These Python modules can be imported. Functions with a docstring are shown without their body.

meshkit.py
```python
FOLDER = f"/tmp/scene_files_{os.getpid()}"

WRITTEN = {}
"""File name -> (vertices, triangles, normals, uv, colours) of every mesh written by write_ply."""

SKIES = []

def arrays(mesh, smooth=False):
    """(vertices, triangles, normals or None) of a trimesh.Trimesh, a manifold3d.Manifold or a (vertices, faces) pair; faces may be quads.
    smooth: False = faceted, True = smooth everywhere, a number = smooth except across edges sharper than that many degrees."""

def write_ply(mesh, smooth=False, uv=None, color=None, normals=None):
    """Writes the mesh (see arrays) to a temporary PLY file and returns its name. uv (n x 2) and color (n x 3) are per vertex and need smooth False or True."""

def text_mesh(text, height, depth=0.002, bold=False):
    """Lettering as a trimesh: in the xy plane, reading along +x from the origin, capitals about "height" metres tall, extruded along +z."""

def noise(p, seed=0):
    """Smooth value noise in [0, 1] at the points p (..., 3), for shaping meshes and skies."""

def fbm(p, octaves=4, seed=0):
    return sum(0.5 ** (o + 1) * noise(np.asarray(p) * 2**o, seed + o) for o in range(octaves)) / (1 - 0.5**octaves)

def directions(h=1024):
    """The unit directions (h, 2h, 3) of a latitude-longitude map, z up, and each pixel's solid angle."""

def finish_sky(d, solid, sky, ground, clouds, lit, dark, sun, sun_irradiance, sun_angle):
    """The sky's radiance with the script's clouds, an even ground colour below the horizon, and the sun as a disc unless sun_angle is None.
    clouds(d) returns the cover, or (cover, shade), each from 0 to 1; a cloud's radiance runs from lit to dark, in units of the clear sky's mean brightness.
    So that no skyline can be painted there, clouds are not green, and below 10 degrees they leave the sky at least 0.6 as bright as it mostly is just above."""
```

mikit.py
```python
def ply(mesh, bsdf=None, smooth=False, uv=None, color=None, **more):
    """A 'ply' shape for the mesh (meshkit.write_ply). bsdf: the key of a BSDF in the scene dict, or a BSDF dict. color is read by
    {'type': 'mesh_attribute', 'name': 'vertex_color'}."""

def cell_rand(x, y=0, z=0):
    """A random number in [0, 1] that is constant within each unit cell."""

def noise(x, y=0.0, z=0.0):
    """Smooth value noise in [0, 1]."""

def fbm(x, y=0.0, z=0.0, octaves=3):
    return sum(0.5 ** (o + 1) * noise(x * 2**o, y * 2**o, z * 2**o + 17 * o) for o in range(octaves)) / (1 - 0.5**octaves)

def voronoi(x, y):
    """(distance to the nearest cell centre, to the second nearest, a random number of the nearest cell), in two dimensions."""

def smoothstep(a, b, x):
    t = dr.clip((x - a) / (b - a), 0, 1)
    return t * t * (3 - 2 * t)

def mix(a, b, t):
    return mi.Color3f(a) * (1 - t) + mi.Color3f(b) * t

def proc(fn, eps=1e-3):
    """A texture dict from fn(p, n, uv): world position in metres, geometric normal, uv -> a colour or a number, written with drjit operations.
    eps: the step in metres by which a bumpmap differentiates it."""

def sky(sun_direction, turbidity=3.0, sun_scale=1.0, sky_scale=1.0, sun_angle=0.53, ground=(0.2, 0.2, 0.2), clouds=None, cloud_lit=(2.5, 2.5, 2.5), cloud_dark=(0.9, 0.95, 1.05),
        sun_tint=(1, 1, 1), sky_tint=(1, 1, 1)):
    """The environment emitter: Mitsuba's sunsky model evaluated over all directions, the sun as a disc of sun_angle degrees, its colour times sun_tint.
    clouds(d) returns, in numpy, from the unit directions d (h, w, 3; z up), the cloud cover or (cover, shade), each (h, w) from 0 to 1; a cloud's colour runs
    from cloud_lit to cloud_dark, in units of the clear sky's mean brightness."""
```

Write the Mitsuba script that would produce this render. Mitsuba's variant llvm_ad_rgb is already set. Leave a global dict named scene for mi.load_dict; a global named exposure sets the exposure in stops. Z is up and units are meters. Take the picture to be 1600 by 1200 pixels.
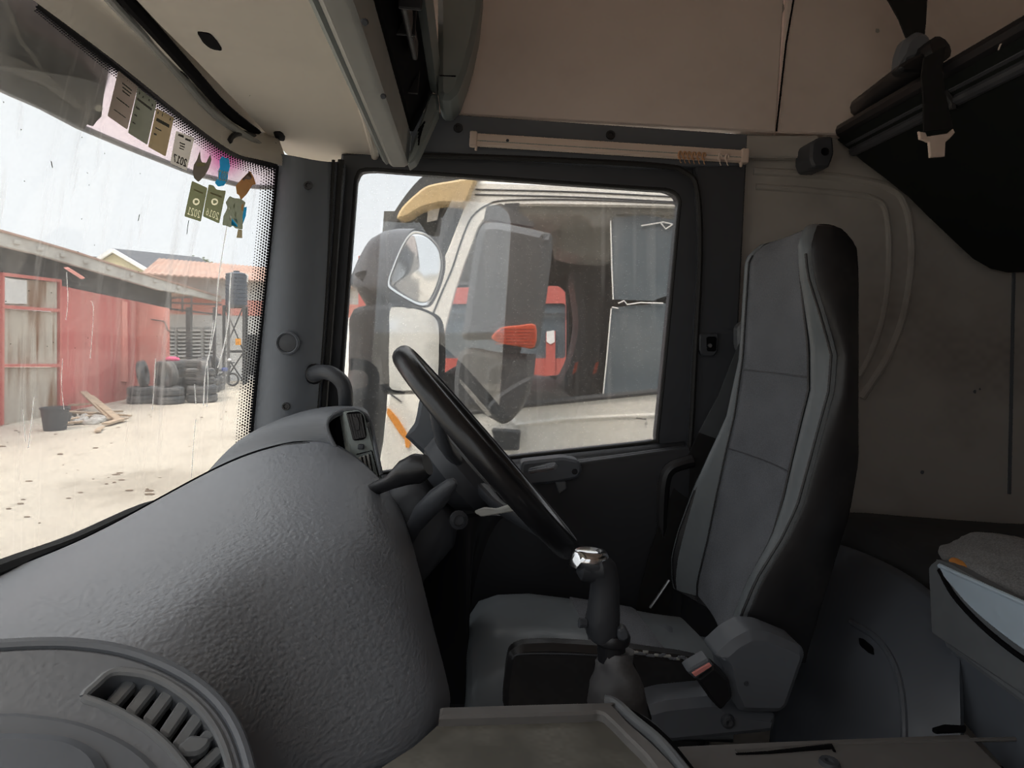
import math, random
import numpy as np
import trimesh, shapely, shapely.geometry as sg
import manifold3d as m3
from scipy.interpolate import RectBivariateSpline, interp1d
import drjit as dr
import mitsuba as mi
import mikit, meshkit

T = mi.ScalarTransform4f
scene, labels = {}, {}
random.seed(5)
RNG = np.random.default_rng(5)

# ------------------------------------------------------------------ camera, sky, exposure
F, CX, HY = 1100.0, 800.0, 520.0
EYE = np.array([0.0, 0.0, 2.45])
exposure = 3.02
scene['camera'] = {'type': 'perspective', 'fov': math.degrees(2 * math.atan(800 / F)), 'fov_axis': 'x', 'near_clip': 0.02, 'far_clip': 500.0,
                   'principal_point_offset_x': 0.0, 'principal_point_offset_y': (600 - HY) / 1200.0,
                   'to_world': T().look_at(origin=EYE.tolist(), target=(EYE + [0, 1, 0]).tolist(), up=[0, 0, 1])}


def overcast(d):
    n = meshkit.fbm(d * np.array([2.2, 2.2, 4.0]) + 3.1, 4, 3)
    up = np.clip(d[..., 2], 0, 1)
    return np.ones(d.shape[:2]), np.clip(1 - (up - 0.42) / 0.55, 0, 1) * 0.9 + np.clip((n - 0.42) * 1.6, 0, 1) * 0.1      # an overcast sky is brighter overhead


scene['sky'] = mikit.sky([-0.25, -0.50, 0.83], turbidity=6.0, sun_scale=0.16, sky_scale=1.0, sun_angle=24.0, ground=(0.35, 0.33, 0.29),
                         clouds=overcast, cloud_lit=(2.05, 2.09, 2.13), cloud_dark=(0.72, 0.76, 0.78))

# ------------------------------------------------------------------ helpers
YAW, ROLL = math.radians(-3.1), math.radians(3.8)          # the cab stands turned and tipped a little against the yard
_yc = np.array([-math.sin(-YAW), math.cos(YAW), 0.0])
_h = np.array([math.cos(YAW), math.sin(-YAW), 0.0])
_xc = math.cos(ROLL) * _h - math.sin(ROLL) * np.array([0, 0, 1.0])
_zc = math.sin(ROLL) * _h + math.cos(ROLL) * np.array([0, 0, 1.0])
RC = np.stack([_xc, _yc, _zc], 1)                          # cab axes (x to the rear, y to the driver's door, z up) -> world


def ray(px, py):
    return np.array([(px - CX) / F, 1.0, (HY - py) / F])


def rayc(px, py):
    return RC.T @ ray(px, py)


def cd(px, py, d):
    return rayc(px, py) * d


def cy(px, py, y):
    r = rayc(px, py)
    return r * (y / r[1])


def cx(px, py, x):
    r = rayc(px, py)
    return r * (x / r[0])


def cz(px, py, z):
    r = rayc(px, py)
    return r * (z / r[2])


def wd(px, py, d):
    return EYE + ray(px, py) * d


def wz(px, py, z):
    r = ray(px, py)
    return EYE + r * ((z - EYE[2]) / r[2])


def wplane(px, py, a, b):
    """On the upright plane through the ground points a and b."""
    r = ray(px, py)
    n = np.array([-(b[1] - a[1]), b[0] - a[0]])
    t = (n @ (np.asarray(a)[:2] - EYE[:2])) / (n @ r[:2])
    return EYE + r * t


def to_world(mesh):
    m = mesh.copy()
    m.vertices = np.asarray(m.vertices) @ RC.T + EYE
    return m


def tm(v, f):
    return trimesh.Trimesh(np.asarray(v, float), np.asarray(f, int), process=False)


def join(*ms):
    return trimesh.util.concatenate([m for m in ms])


def cr(pts, n=6, closed=False):
    """Catmull-Rom through the points."""
    p = np.asarray(pts, float)
    k = len(p)
    out = []
    for i in range(k if closed else k - 1):
        a, b, c, d = (p[(i + j) % k] if closed else p[min(max(i + j, 0), k - 1)] for j in (-1, 0, 1, 2))
        for t in np.arange(n) / n:
            out.append(0.5 * ((2 * b) + (c - a) * t + (2 * a - 5 * b + 4 * c - d) * t * t + (3 * b - a - 3 * c + d) * t ** 3))
    if not closed:
        out.append(p[-1])
    return np.array(out)


def rr(pts, r=6, n=4):
    """A polygon with its corners rounded by r (in the units of the points)."""
    p = np.asarray(pts, float)
    out = []
    for i in range(len(p)):
        a, b, c = p[i - 1], p[i], p[(i + 1) % len(p)]
        la, lc = np.linalg.norm(a - b), np.linalg.norm(c - b)
        q = min(r, 0.45 * la, 0.45 * lc)
        s, e = b + (a - b) / la * q, b + (c - b) / lc * q
        for t in np.linspace(0, 1, n + 1):
            out.append((1 - t) ** 2 * s + 2 * t * (1 - t) * b + t * t * e)
    return np.array(out)


def _basis(p):
    n = np.zeros(3)
    for i in range(len(p)):
        n += np.cross(p[i], p[(i + 1) % len(p)])
    n /= np.linalg.norm(n)
    a = np.cross(n, [0, 0, 1.0] if abs(n[2]) < 0.9 else [1.0, 0, 0])
    a /= np.linalg.norm(a)
    return n, a, np.cross(n, a)


def slab(pts, vec, bevel=0.0, holes=()):
    """The planar outline pts (n x 3), swept by vec; the first face has its rim cut back by bevel."""
    p = np.asarray(pts, float)
    vec = np.asarray(vec, float)
    n, a, b = _basis(p)
    c = p.mean(0)
    flat = lambda q: np.stack([(np.asarray(q) - c) @ a, (np.asarray(q) - c) @ b], 1)
    loops = [p] + [np.asarray(h, float) for h in holes]
    if bevel:
        o2 = flat(p)
        poly = sg.Polygon(o2)
        sgn = 1 if poly.exterior.is_ccw else -1
        e = np.roll(o2, -1, 0) - o2
        e /= np.linalg.norm(e, axis=1, keepdims=True) + 1e-12
        nn = np.stack([-e[:, 1], e[:, 0]], 1) * sgn
        m = nn + np.roll(nn, 1, 0)
        m /= np.maximum((m * nn).sum(1, keepdims=True), 0.35)
        inn = o2 + m * bevel
        front = c + inn[:, :1] * a + inn[:, 1:] * b
        vn = vec / np.linalg.norm(vec)
        rings = [[front, p + vn * bevel, p + vec]]
    else:
        rings = [[p, p + vec]]
    rings += [[h, h + vec] for h in loops[1:]]
    V, Fc, at, tops, bots = [], [], 0, [], []
    for rg in rings:
        k = len(rg[0])
        for j, q in enumerate(rg):
            V.append(q)
            if j:
                i = np.arange(k)
                s0, s1 = at + (j - 1) * k, at + j * k
                Fc.append(np.stack([s0 + i, s0 + (i + 1) % k, s1 + (i + 1) % k], 1))
                Fc.append(np.stack([s0 + i, s1 + (i + 1) % k, s1 + i], 1))
        tops.append((at, k))
        bots.append((at + (len(rg) - 1) * k, k))
        at += k * len(rg)
    V = np.vstack(V)
    for loops_, flip in ((tops, False), (bots, True)):
        ids = np.concatenate([np.arange(s, s + k) for s, k in loops_])
        pp = flat(V[ids])
        import mapbox_earcut as ec
        ends = np.cumsum([k for _, k in loops_]).astype(np.uint32)
        t = ec.triangulate_float64(pp, ends).reshape(-1, 3)
        t = ids[t]
        Fc.append(t[:, ::-1] if flip else t)
    m = tm(V, np.vstack(Fc))
    trimesh.repair.fix_normals(m)
    return m


def slab_px(pxs, y, depth, bevel=0.0, holes=(), r=0, world=False):
    """An outline in photo pixels laid on the plane y (cab axes, or the yard's when world), swept away from the viewer by depth."""
    f = (lambda q: wd(q[0], q[1], y)) if world else (lambda q: cy(q[0], q[1], y))
    rd = (lambda P: rr(P, r)) if r else (lambda P: P)
    return slab([f(q) for q in rd(pxs)], (0, depth, 0), bevel, [np.array([f(q) for q in rd(h)]) for h in holes])


def tube(path, r, sides=10, cap=True, flat=None):
    p = np.asarray(path, float)
    r = np.broadcast_to(np.asarray(r, float), (len(p),))
    t = np.gradient(p, axis=0)
    t /= np.linalg.norm(t, axis=1, keepdims=True) + 1e-12
    u = np.cross(t[0], [0, 0, 1.0] if abs(t[0][2]) < 0.9 else [1.0, 0, 0])
    U = []
    for k in range(len(p)):
        u = u - t[k] * (u @ t[k])
        u /= np.linalg.norm(u)
        U.append(u)
    U = np.array(U)
    W = np.cross(t, U)
    ang = np.arange(sides) * 2 * np.pi / sides
    fl = 1.0 if flat is None else flat
    v = p[:, None] + r[:, None, None] * (np.cos(ang)[None, :, None] * U[:, None] + fl * np.sin(ang)[None, :, None] * W[:, None])
    return loft(v, cap)


def loft(rings, cap=True, closed=False):
    v = np.asarray(rings, float)
    m, k = v.shape[:2]
    f = []
    i = np.arange(k)
    for j in range(m if closed else m - 1):
        a, b = j * k, ((j + 1) % m) * k
        f.append(np.stack([a + i, a + (i + 1) % k, b + (i + 1) % k], 1))
        f.append(np.stack([a + i, b + (i + 1) % k, b + i], 1))
    V = v.reshape(-1, 3)
    if cap and not closed:
        V = np.vstack([V, v[0].mean(0), v[-1].mean(0)])
        f.append(np.stack([(i + 1) % k, i, np.full(k, m * k)], 1))
        f.append(np.stack([(m - 1) * k + i, (m - 1) * k + (i + 1) % k, np.full(k, m * k + 1)], 1))
    ms = tm(V, np.vstack(f))
    if ms.volume < 0:
        ms.invert()
    return ms


def lathe(profile, origin, axis, n=24, ref=None):
    """profile: (radius, height) pairs along the axis."""
    ax = np.asarray(axis, float) / np.linalg.norm(axis)
    u = np.cross(ax, [0, 0, 1.0] if abs(ax[2]) < 0.9 else [1.0, 0, 0])
    u /= np.linalg.norm(u)
    w = np.cross(ax, u)
    ang = np.arange(n) * 2 * np.pi / n
    rings = [np.asarray(origin) + ax * h + max(r, 1e-5) * (np.cos(ang)[:, None] * u + np.sin(ang)[:, None] * w) for r, h in profile]
    return loft(rings)


def grid_mesh(g):
    m, k = g.shape[:2]
    i, j = np.meshgrid(np.arange(m - 1), np.arange(k - 1), indexing='ij')
    a = i * k + j
    q = np.stack([a, a + 1, a + k + 1, a + k], -1).reshape(-1, 4)
    return tm(g.reshape(-1, 3), np.vstack([q[:, [0, 1, 2]], q[:, [0, 2, 3]]]))


def resample(ctrl, nu, nv, ku=3, kv=3):
    c = np.asarray(ctrl, float)
    a, b = np.linspace(0, 1, c.shape[0]), np.linspace(0, 1, c.shape[1])
    ku, kv = min(ku, len(a) - 1), min(kv, len(b) - 1)
    return np.stack([RectBivariateSpline(a, b, c[..., k], kx=ku, ky=kv, s=0)(np.linspace(0, 1, nu), np.linspace(0, 1, nv)) for k in range(3)], -1)


def shell(g, vec):
    """A curved sheet (grid m x k x 3) with a thickness: vec is one vector or a grid of them."""
    g = np.asarray(g, float)
    h = g + np.asarray(vec, float)
    m, k = g.shape[:2]
    a, b = grid_mesh(g), grid_mesh(h)
    b.invert()
    n = m * k
    rim = [(i, 0) for i in range(m)] + [(m - 1, j) for j in range(1, k)] + [(i, k - 1) for i in range(m - 2, -1, -1)] + [(0, j) for j in range(k - 2, 0, -1)]
    e = np.array([i * k + j for i, j in rim])
    e2 = np.roll(e, -1)
    side = np.vstack([np.stack([e, e2, e2 + n], 1), np.stack([e, e2 + n, e + n], 1)])
    return tm(np.vstack([g.reshape(-1, 3), h.reshape(-1, 3)]), np.vstack([np.asarray(a.faces), np.asarray(b.faces) + n, side]))


def rbox(size, r=0.01, center=(0, 0, 0), seg=8):
    s = np.asarray(size, float) / 2 - r
    sp = m3.Manifold.sphere(r, seg)
    m = m3.Manifold.batch_hull([sp.translate((a * s[0], b * s[1], c * s[2])) for a in (-1, 1) for b in (-1, 1) for c in (-1, 1)])
    q = m.to_mesh()
    return tm(np.asarray(q.vert_properties)[:, :3] + np.asarray(center), q.tri_verts)


def box(lo, hi):
    lo, hi = np.minimum(lo, hi), np.maximum(lo, hi)
    m = trimesh.creation.box(extents=np.asarray(hi) - lo)
    m.vertices += (np.asarray(hi) + lo) / 2
    return m


def bar(a, b, w, h=None, up=(0, 0, 1)):
    """A square bar from a to b."""
    a, b = np.asarray(a, float), np.asarray(b, float)
    h = h or w
    t = (b - a) / np.linalg.norm(b - a)
    u = np.cross(t, up)
    if np.linalg.norm(u) < 1e-3:
        u = np.cross(t, [1.0, 0, 0])
    u /= np.linalg.norm(u)
    v = np.cross(u, t)
    ring = lambda c: [c + sx * w / 2 * u + sy * h / 2 * v for sx, sy in ((-1, -1), (1, -1), (1, 1), (-1, 1))]
    return loft([ring(a), ring(b)])


def xform(m, R=None, t=(0, 0, 0), s=1.0):
    m = m.copy()
    v = np.asarray(m.vertices) * s
    if R is not None:
        v = v @ np.asarray(R).T
    m.vertices = v + np.asarray(t)
    return m


def frame_of(z, x=None):
    """A rotation whose third column is z."""
    z = np.asarray(z, float) / np.linalg.norm(z)
    x = np.asarray(x if x is not None else ([1, 0, 0] if abs(z[0]) < 0.9 else [0, 1, 0]), float)
    x = x - z * (x @ z)
    x /= np.linalg.norm(x)
    return np.stack([x, np.cross(z, x), z], 1)


def numbered(name):
    key, n = name, 0
    while key in scene or key in labels or key in _roots:
        n += 1
        key = f'{name}_{n:03d}'
    return key


_roots = set()


def thing(name, label, cat, group=None):
    key = numbered(name)
    _roots.add(key)
    labels[key] = {'label': label, 'category': cat}
    if group:
        labels[key]['group'] = group
    return key


def put(name, mesh, mat, parent=None, smooth=35, label=None, cat=None, group=None, kind=None, cab=True, **more):
    """One entry of the scene: a part when it has a parent, else a thing or a piece of the setting."""
    key = numbered(f'{parent}__{name}' if parent else name)
    scene[key] = mikit.ply(to_world(mesh) if cab else mesh, mat, smooth=smooth, **more)
    d = {k: v for k, v in (('label', label), ('category', cat), ('group', group), ('kind', kind)) if v}
    if d:
        labels[key] = d
    return key


def wput(*a, **k):
    return put(*a, cab=False, **k)


# ------------------------------------------------------------------ materials
def pb(key, color, rough=0.5, spec=0.5, two=True, **more):
    col = {'type': 'rgb', 'value': color} if isinstance(color, (tuple, list)) else color
    b = {'type': 'principled', 'base_color': col, 'roughness': rough, 'specular': spec, **more}
    scene[key] = {'type': 'twosided', 'bsdf': b} if two else b


def bumped(key, color, rough, fn, scale, spec=0.5, eps=1e-3, **more):
    col = {'type': 'rgb', 'value': color} if isinstance(color, (tuple, list)) else color
    scene[key] = {'type': 'twosided', 'bsdf': {'type': 'bumpmap', 'arbitrary': mikit.proc(fn, eps), 'scale': scale,
                                               'bsdf': {'type': 'principled', 'base_color': col, 'roughness': rough, 'specular': spec, **more}}}


def leather(p, n, uv):
    a = mikit.noise(p.x * 210, p.y * 210, p.z * 330)
    b = mikit.noise(p.x * 520 + 7, p.y * 420, p.z * 520)
    return a * 0.7 + b * 0.3


def dusty(base, dust, sc=9.0, amt=0.35):
    def fn(p, n, uv):
        v = mikit.fbm(p.x * sc, p.y * sc, p.z * sc, 3)
        w = mikit.noise(p.x * sc * 13, p.y * sc * 13, p.z * sc * 13)
        return mikit.mix(base, dust, dr.clip((v - 0.42) * 2.2, 0, 1) * amt * (0.6 + 0.8 * w))
    return mikit.proc(fn)


def fabric(base, sc=700.0):
    def fn(p, n, uv):
        w = mikit.noise(p.x * sc, p.y * sc, p.z * sc)
        v = mikit.fbm(p.x * 14, p.y * 14, p.z * 14, 3)
        return mi.Color3f(base) * (0.62 + 0.5 * w + 0.42 * (v - 0.3))
    return mikit.proc(fn)

bumped('grained_grey', (0.158, 0.169, 0.188), 0.50, leather, 0.0017, 0.5)
bumped('cover_grey', (0.135, 0.145, 0.160), 0.52, leather, 0.0007, 0.5)
pb('plastic_grey', mikit.proc(lambda p, n, uv: mikit.mix((0.12, 0.13, 0.14), (0.16, 0.168, 0.175), mikit.fbm(p.x * 30, p.y * 30, p.z * 30, 3))), 0.42)
pb('pillar_grey', (0.108, 0.119, 0.135), 0.5)
pb('plastic_dark', (0.048, 0.052, 0.060), 0.5)
pb('door_trim', (0.027, 0.029, 0.034), 0.5)
pb('pillar_trim', (0.165, 0.182, 0.205), 0.6, 0.3)
pb('plastic_black', (0.012, 0.012, 0.014), 0.38)
pb('rubber', (0.012, 0.012, 0.012), 0.6)
pb('void_black', (0.004, 0.004, 0.005), 0.8, 0.1)
pb('shelf_beige', dusty((0.64, 0.59, 0.515), (0.50, 0.455, 0.405), 4, 0.7), 0.7, 0.3)
pb('liner_beige', dusty((0.76, 0.655, 0.60), (0.58, 0.49, 0.44), 3, 0.6), 0.8, 0.2)
pb('liner_grey', dusty((0.42, 0.395, 0.365), (0.27, 0.245, 0.225), 5, 0.9), 0.75, 0.3)
pb('console_grey', dusty((0.22, 0.25, 0.24), (0.28, 0.28, 0.265), 11, 0.5), 0.45)
pb('console_pale', dusty((0.34, 0.34, 0.315), (0.25, 0.25, 0.235), 9, 0.6), 0.5)
pb('seat_fabric', fabric((0.138, 0.145, 0.160)), 0.9, 0.2, sheen=0.5)
pb('seat_vinyl', dusty((0.14, 0.157, 0.168), (0.19, 0.205, 0.21), 12, 0.4), 0.42, 0.5)
pb('black_vinyl', dusty((0.014, 0.014, 0.016), (0.05, 0.046, 0.042), 9, 0.5), 0.36, 0.5)
pb('wheel_leather', (0.013, 0.013, 0.015), 0.3, 0.6)
pb('chrome', (0.75, 0.75, 0.76), 0.12, 0.5, metallic=1.0)
pb('steel', (0.45, 0.45, 0.46), 0.35, 0.5, metallic=1.0)
pb('webbing', (0.09, 0.098, 0.105), 0.7, 0.3)
pb('webbing_black', (0.017, 0.017, 0.017), 0.8, 0.3)
pb('cream_plastic', (0.70, 0.565, 0.48), 0.45)
pb('hook_tan', (0.50, 0.27, 0.14), 0.5)
pb('buckle_red', (0.78, 0.28, 0.25), 0.45)
pb('mat_rubber', dusty((0.105, 0.10, 0.084), (0.21, 0.20, 0.172), 16, 0.8), 0.65)
pb('cover_brown', dusty((0.135, 0.128, 0.122), (0.21, 0.20, 0.19), 10, 0.8), 0.55)
pb('boot_leather', dusty((0.06, 0.058, 0.06), (0.14, 0.137, 0.135), 22, 0.9), 0.5)
pb('bunk_fabric', dusty((0.048, 0.050, 0.052), (0.08, 0.08, 0.08), 10, 0.5), 0.85)
pb('bunk_dark', (0.012, 0.015, 0.014), 0.75, 0.2)
pb('panel_blue_grey', (0.098, 0.110, 0.128), 0.42)
pb('tray_blue', (0.46, 0.55, 0.63), 0.35)
pb('blanket', fabric((0.20, 0.197, 0.195), 500), 0.95, 0.1)
pb('orange_cloth', (0.60, 0.24, 0.06), 0.7)
scene['clear_glass'] = {'type': 'thindielectric', 'int_ior': 1.5}


def streaks(p, n, uv):
    # dried run-off and dust on the glass: long upright streaks and fine specks
    a = mikit.noise(p.x * 22 + p.y * 30, p.y * 55, p.z * 1.6)
    b = mikit.noise(p.x * 90, p.y * 160 + 3, p.z * 3.0)
    s = mikit.smoothstep(0.60, 0.95, a * 0.55 + b * 0.45) * 0.38
    return 0.06 + s * 0.6


def specks(p, n, uv):
    c = mikit.noise(p.x * 520, p.y * 520, p.z * 520)
    a = mikit.noise(p.x * 60, p.y * 60, p.z * 3.0)
    return 0.02 + mikit.smoothstep(0.84, 0.94, c) * 0.35 + mikit.smoothstep(0.7, 0.95, a) * 0.05


scene['dust_film'] = {'type': 'principledthin', 'base_color': {'type': 'rgb', 'value': [0.85, 0.83, 0.80]}, 'roughness': 0.9, 'diff_trans': 1.2, 'spec_trans': 0.0}
scene['screen_glass'] = {'type': 'thindielectric', 'int_ior': 1.2}
scene['dusty_screen'] = {'type': 'blendbsdf', 'weight': mikit.proc(streaks), 'a': {'type': 'ref', 'id': 'screen_glass'}, 'b': {'type': 'ref', 'id': 'dust_film'}}
scene['speckled_glass'] = {'type': 'blendbsdf', 'weight': mikit.proc(specks), 'a': {'type': 'ref', 'id': 'clear_glass'}, 'b': {'type': 'ref', 'id': 'dust_film'}}

# ------------------------------------------------------------------ the cab: floor, walls, roof
put('floor', box((-0.80, -0.36, -1.10), (1.64, 1.80, -1.05)), 'plastic_dark', kind='structure')
put('ceiling', box((-0.75, -0.40, 1.15), (1.68, 1.85, 1.18)), 'liner_beige', kind='structure')
put('wall_back', box((1.62, -0.40, -1.05), (1.66, 1.85, 1.15)), 'liner_grey', kind='structure')
put('wall_front', box((-0.84, -0.36, -1.05), (-0.80, 1.78, -0.56)), 'plastic_dark', kind='structure')
put('wall_front_upper', box((-0.72, -0.40, 0.56), (-0.68, 1.85, 1.15)), 'liner_beige', kind='structure')
# the passenger's side: an unseen wall, its opening shaped for light and reflection
op = rr([(-.56, -.40, -.52), (-.56, -.40, .74), (.17, -.40, .74), (.17, -.40, -.52)], .14, 6)
put('wall_left', slab([(-.80, -.40, -1.05), (1.62, -.40, -1.05), (1.62, -.40, 1.15), (-.66, -.40, 1.15), (-.70, -.40, .50)], (0, .04, 0), 0, [op]), 'liner_beige', kind='structure')

# the driver's side
wr = put('wall_right', slab_px([(1150, 200), (1320, 205), (1800, 195), (1800, 1400), (1100, 1400)], 1.79, 0.03), 'liner_grey', kind='structure')
for pth, rad in (([(1176, 268), (1300, 276), (1385, 292), (1415, 325), (1424, 400), (1412, 490), (1385, 560), (1345, 622)], 0.011),
                 ([(1180, 292), (1290, 300), (1368, 312), (1386, 345), (1388, 420), (1378, 500), (1352, 570), (1325, 605)], 0.009)):
    put('moulding', tube(cr([cy(a, b, 1.792) for a, b in pth], 6), rad, 10), 'liner_grey', wr)
put('joint', bar(cy(1584, 426, 1.787), cy(1577, 772, 1.787), 0.006), 'pillar_grey', wr)
put('lower_side', box((-.80, 1.80, -1.10), (.80, 1.84, -.55)), 'plastic_dark', wr)
for a, b, s in ((1523, 612, .008), (1531, 608, .005), (1441, 738, .009)):
    put('scuff', lathe([(0, 0), (s * .6, .0002), (0, .001)], cy(a, b, 1.789), (0, -1, 0), 8), 'pillar_grey', wr)
up = put('wall_right_upper', slab_px([(560, -420), (1250, -420), (1213, 207), (655, 176)], 1.76, 0.03, 0.004), 'liner_beige', kind='structure')
put('rear_panel', slab_px([(1254, -420), (1900, -420), (1600, 60), (1400, 214), (1216, 207)], 1.762, 0.03, 0.004), 'liner_beige', up)
put('seam', tube([cy(1213, 205, 1.757), cy(1228, 70, 1.757), cy(1240, 0, 1.757), cy(1252, -420, 1.757)], 0.0022, 6), 'void_black', up)
for a, b, r in ((1371, 48, .006), (1214, 12, .02)):
    put('stain', lathe([(r, 0), (r * .8, .0006), (0, .0008)], cy(a, b, 1.7615), (0, -1, 0), 10), 'liner_grey', up)
tb = put('trim_1', slab_px([(640, 174), (1168, 210), (1166, 258), (1000, 262), (640, 236)], 1.745, 0.03, 0.003), 'pillar_grey', kind='structure')
for a, b in ((716, 200), (954, 211)):
    put('screw', lathe([(0.012, 0), (0.011, 0.004), (0.006, 0.004), (0.005, 0.001), (0, 0.001)], cy(a, b, 1.745), (0, -1, 0), 14), 'plastic_black', tb)
put('trim_2', slab_px([(1160, 212), (1280, 211), (1282, 246), (1160, 246)], 1.75, 0.03, 0.004, r=4), 'liner_grey', kind='structure')
bp = put('trim_3', slab_px([(1086, 250), (1167, 250), (1155, 500), (1143, 740), (1120, 1100), (1040, 1100), (1074, 720), (1092, 400)], 1.75, 0.03, 0.005), 'plastic_dark', kind='structure')
put('door_seal', tube(cr([cy(a, b, 1.742) for a, b in ((655, 243), (800, 247), (1020, 258), (1072, 270), (1090, 300), (1094, 400), (1086, 560), (1076, 718), (1050, 900))], 6), 0.007, 8), 'rubber', bp)
st = put('latch_striker', slab_px([(1093, 521), (1123, 520), (1122, 548), (1116, 557), (1098, 557), (1093, 548)], 1.735, 0.016, 0.003, r=4), 'plastic_dark', bp)
put('recess', slab_px([(1104, 526), (1120, 526), (1119, 549), (1105, 549)], 1.733, 0.003, r=4), 'void_black', st)
put('bolt', lathe([(0.006, 0), (0.005, 0.004), (0, 0.004)], cy(1109, 540, 1.733), (0, -1, 0), 10), 'steel', st)

# the driver's door with its window
HOLE = [(553, 308), (557, 276), (572, 264), (640, 268), (800, 279), (1000, 293), (1046, 297), (1062, 312), (1060, 345), (1045, 510), (1028, 680), (1024, 690), (960, 698), (820, 713), (700, 727), (600, 740), (520, 748), (524, 700), (540, 480)]
door = put('door_1', slab_px([(533, 240), (640, 232), (1040, 246), (1084, 264), (1094, 300), (1090, 460), (1076, 720), (1066, 760), (500, 790), (488, 760), (500, 600)], 1.77, 0.05, 0.006,
                             holes=[cr(HOLE, 3, True)]), 'plastic_dark', kind='structure')
put('glass_channel', tube(cr([cy(a, b, 1.775) for a, b in HOLE], 3, True)[list(range(57)) + [0]], 0.006, 8), 'rubber', door)
sill = [[(505, 760), (600, 742), (700, 730), (820, 716), (960, 701), (1070, 690)], [(505, 766), (600, 752), (700, 742), (820, 730), (960, 714), (1072, 700)],
        [(500, 790), (600, 778), (700, 768), (820, 757), (960, 738), (1078, 722)], [(500, 900), (600, 900), (700, 900), (820, 900), (960, 900), (1068, 890)], [(490, 1200), (600, 1200), (700, 1200), (820, 1200), (960, 1200), (1050, 1200)]]
ys = [1.765, 1.72, 1.69, 1.685, 1.70]
put('panel', shell(resample([[cy(a, b, y) for a, b in row] for row, y in zip(sill, ys)], 24, 24), (0, 0.02, 0)), 'door_trim', door)
put('pull_handle', slab_px([(815, 722), (880, 715), (905, 720), (911, 735), (903, 748), (860, 756), (812, 760)], 1.655, 0.05, 0.006, holes=[[(825, 732), (866, 721), (874, 727), (868, 734), (826, 741)]], r=6), 'pillar_grey', door)
put('handle_screw', lathe([(0.007, 0), (0.006, 0.003), (0, 0.003)], cy(898, 737, 1.655), (0, -1, 0), 10), 'plastic_black', door)
put('inner_release', slab_px([(868, 752), (884, 752), (886, 764), (874, 772)], 1.66, 0.03, 0.003, r=3), 'plastic_grey', door)
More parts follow.
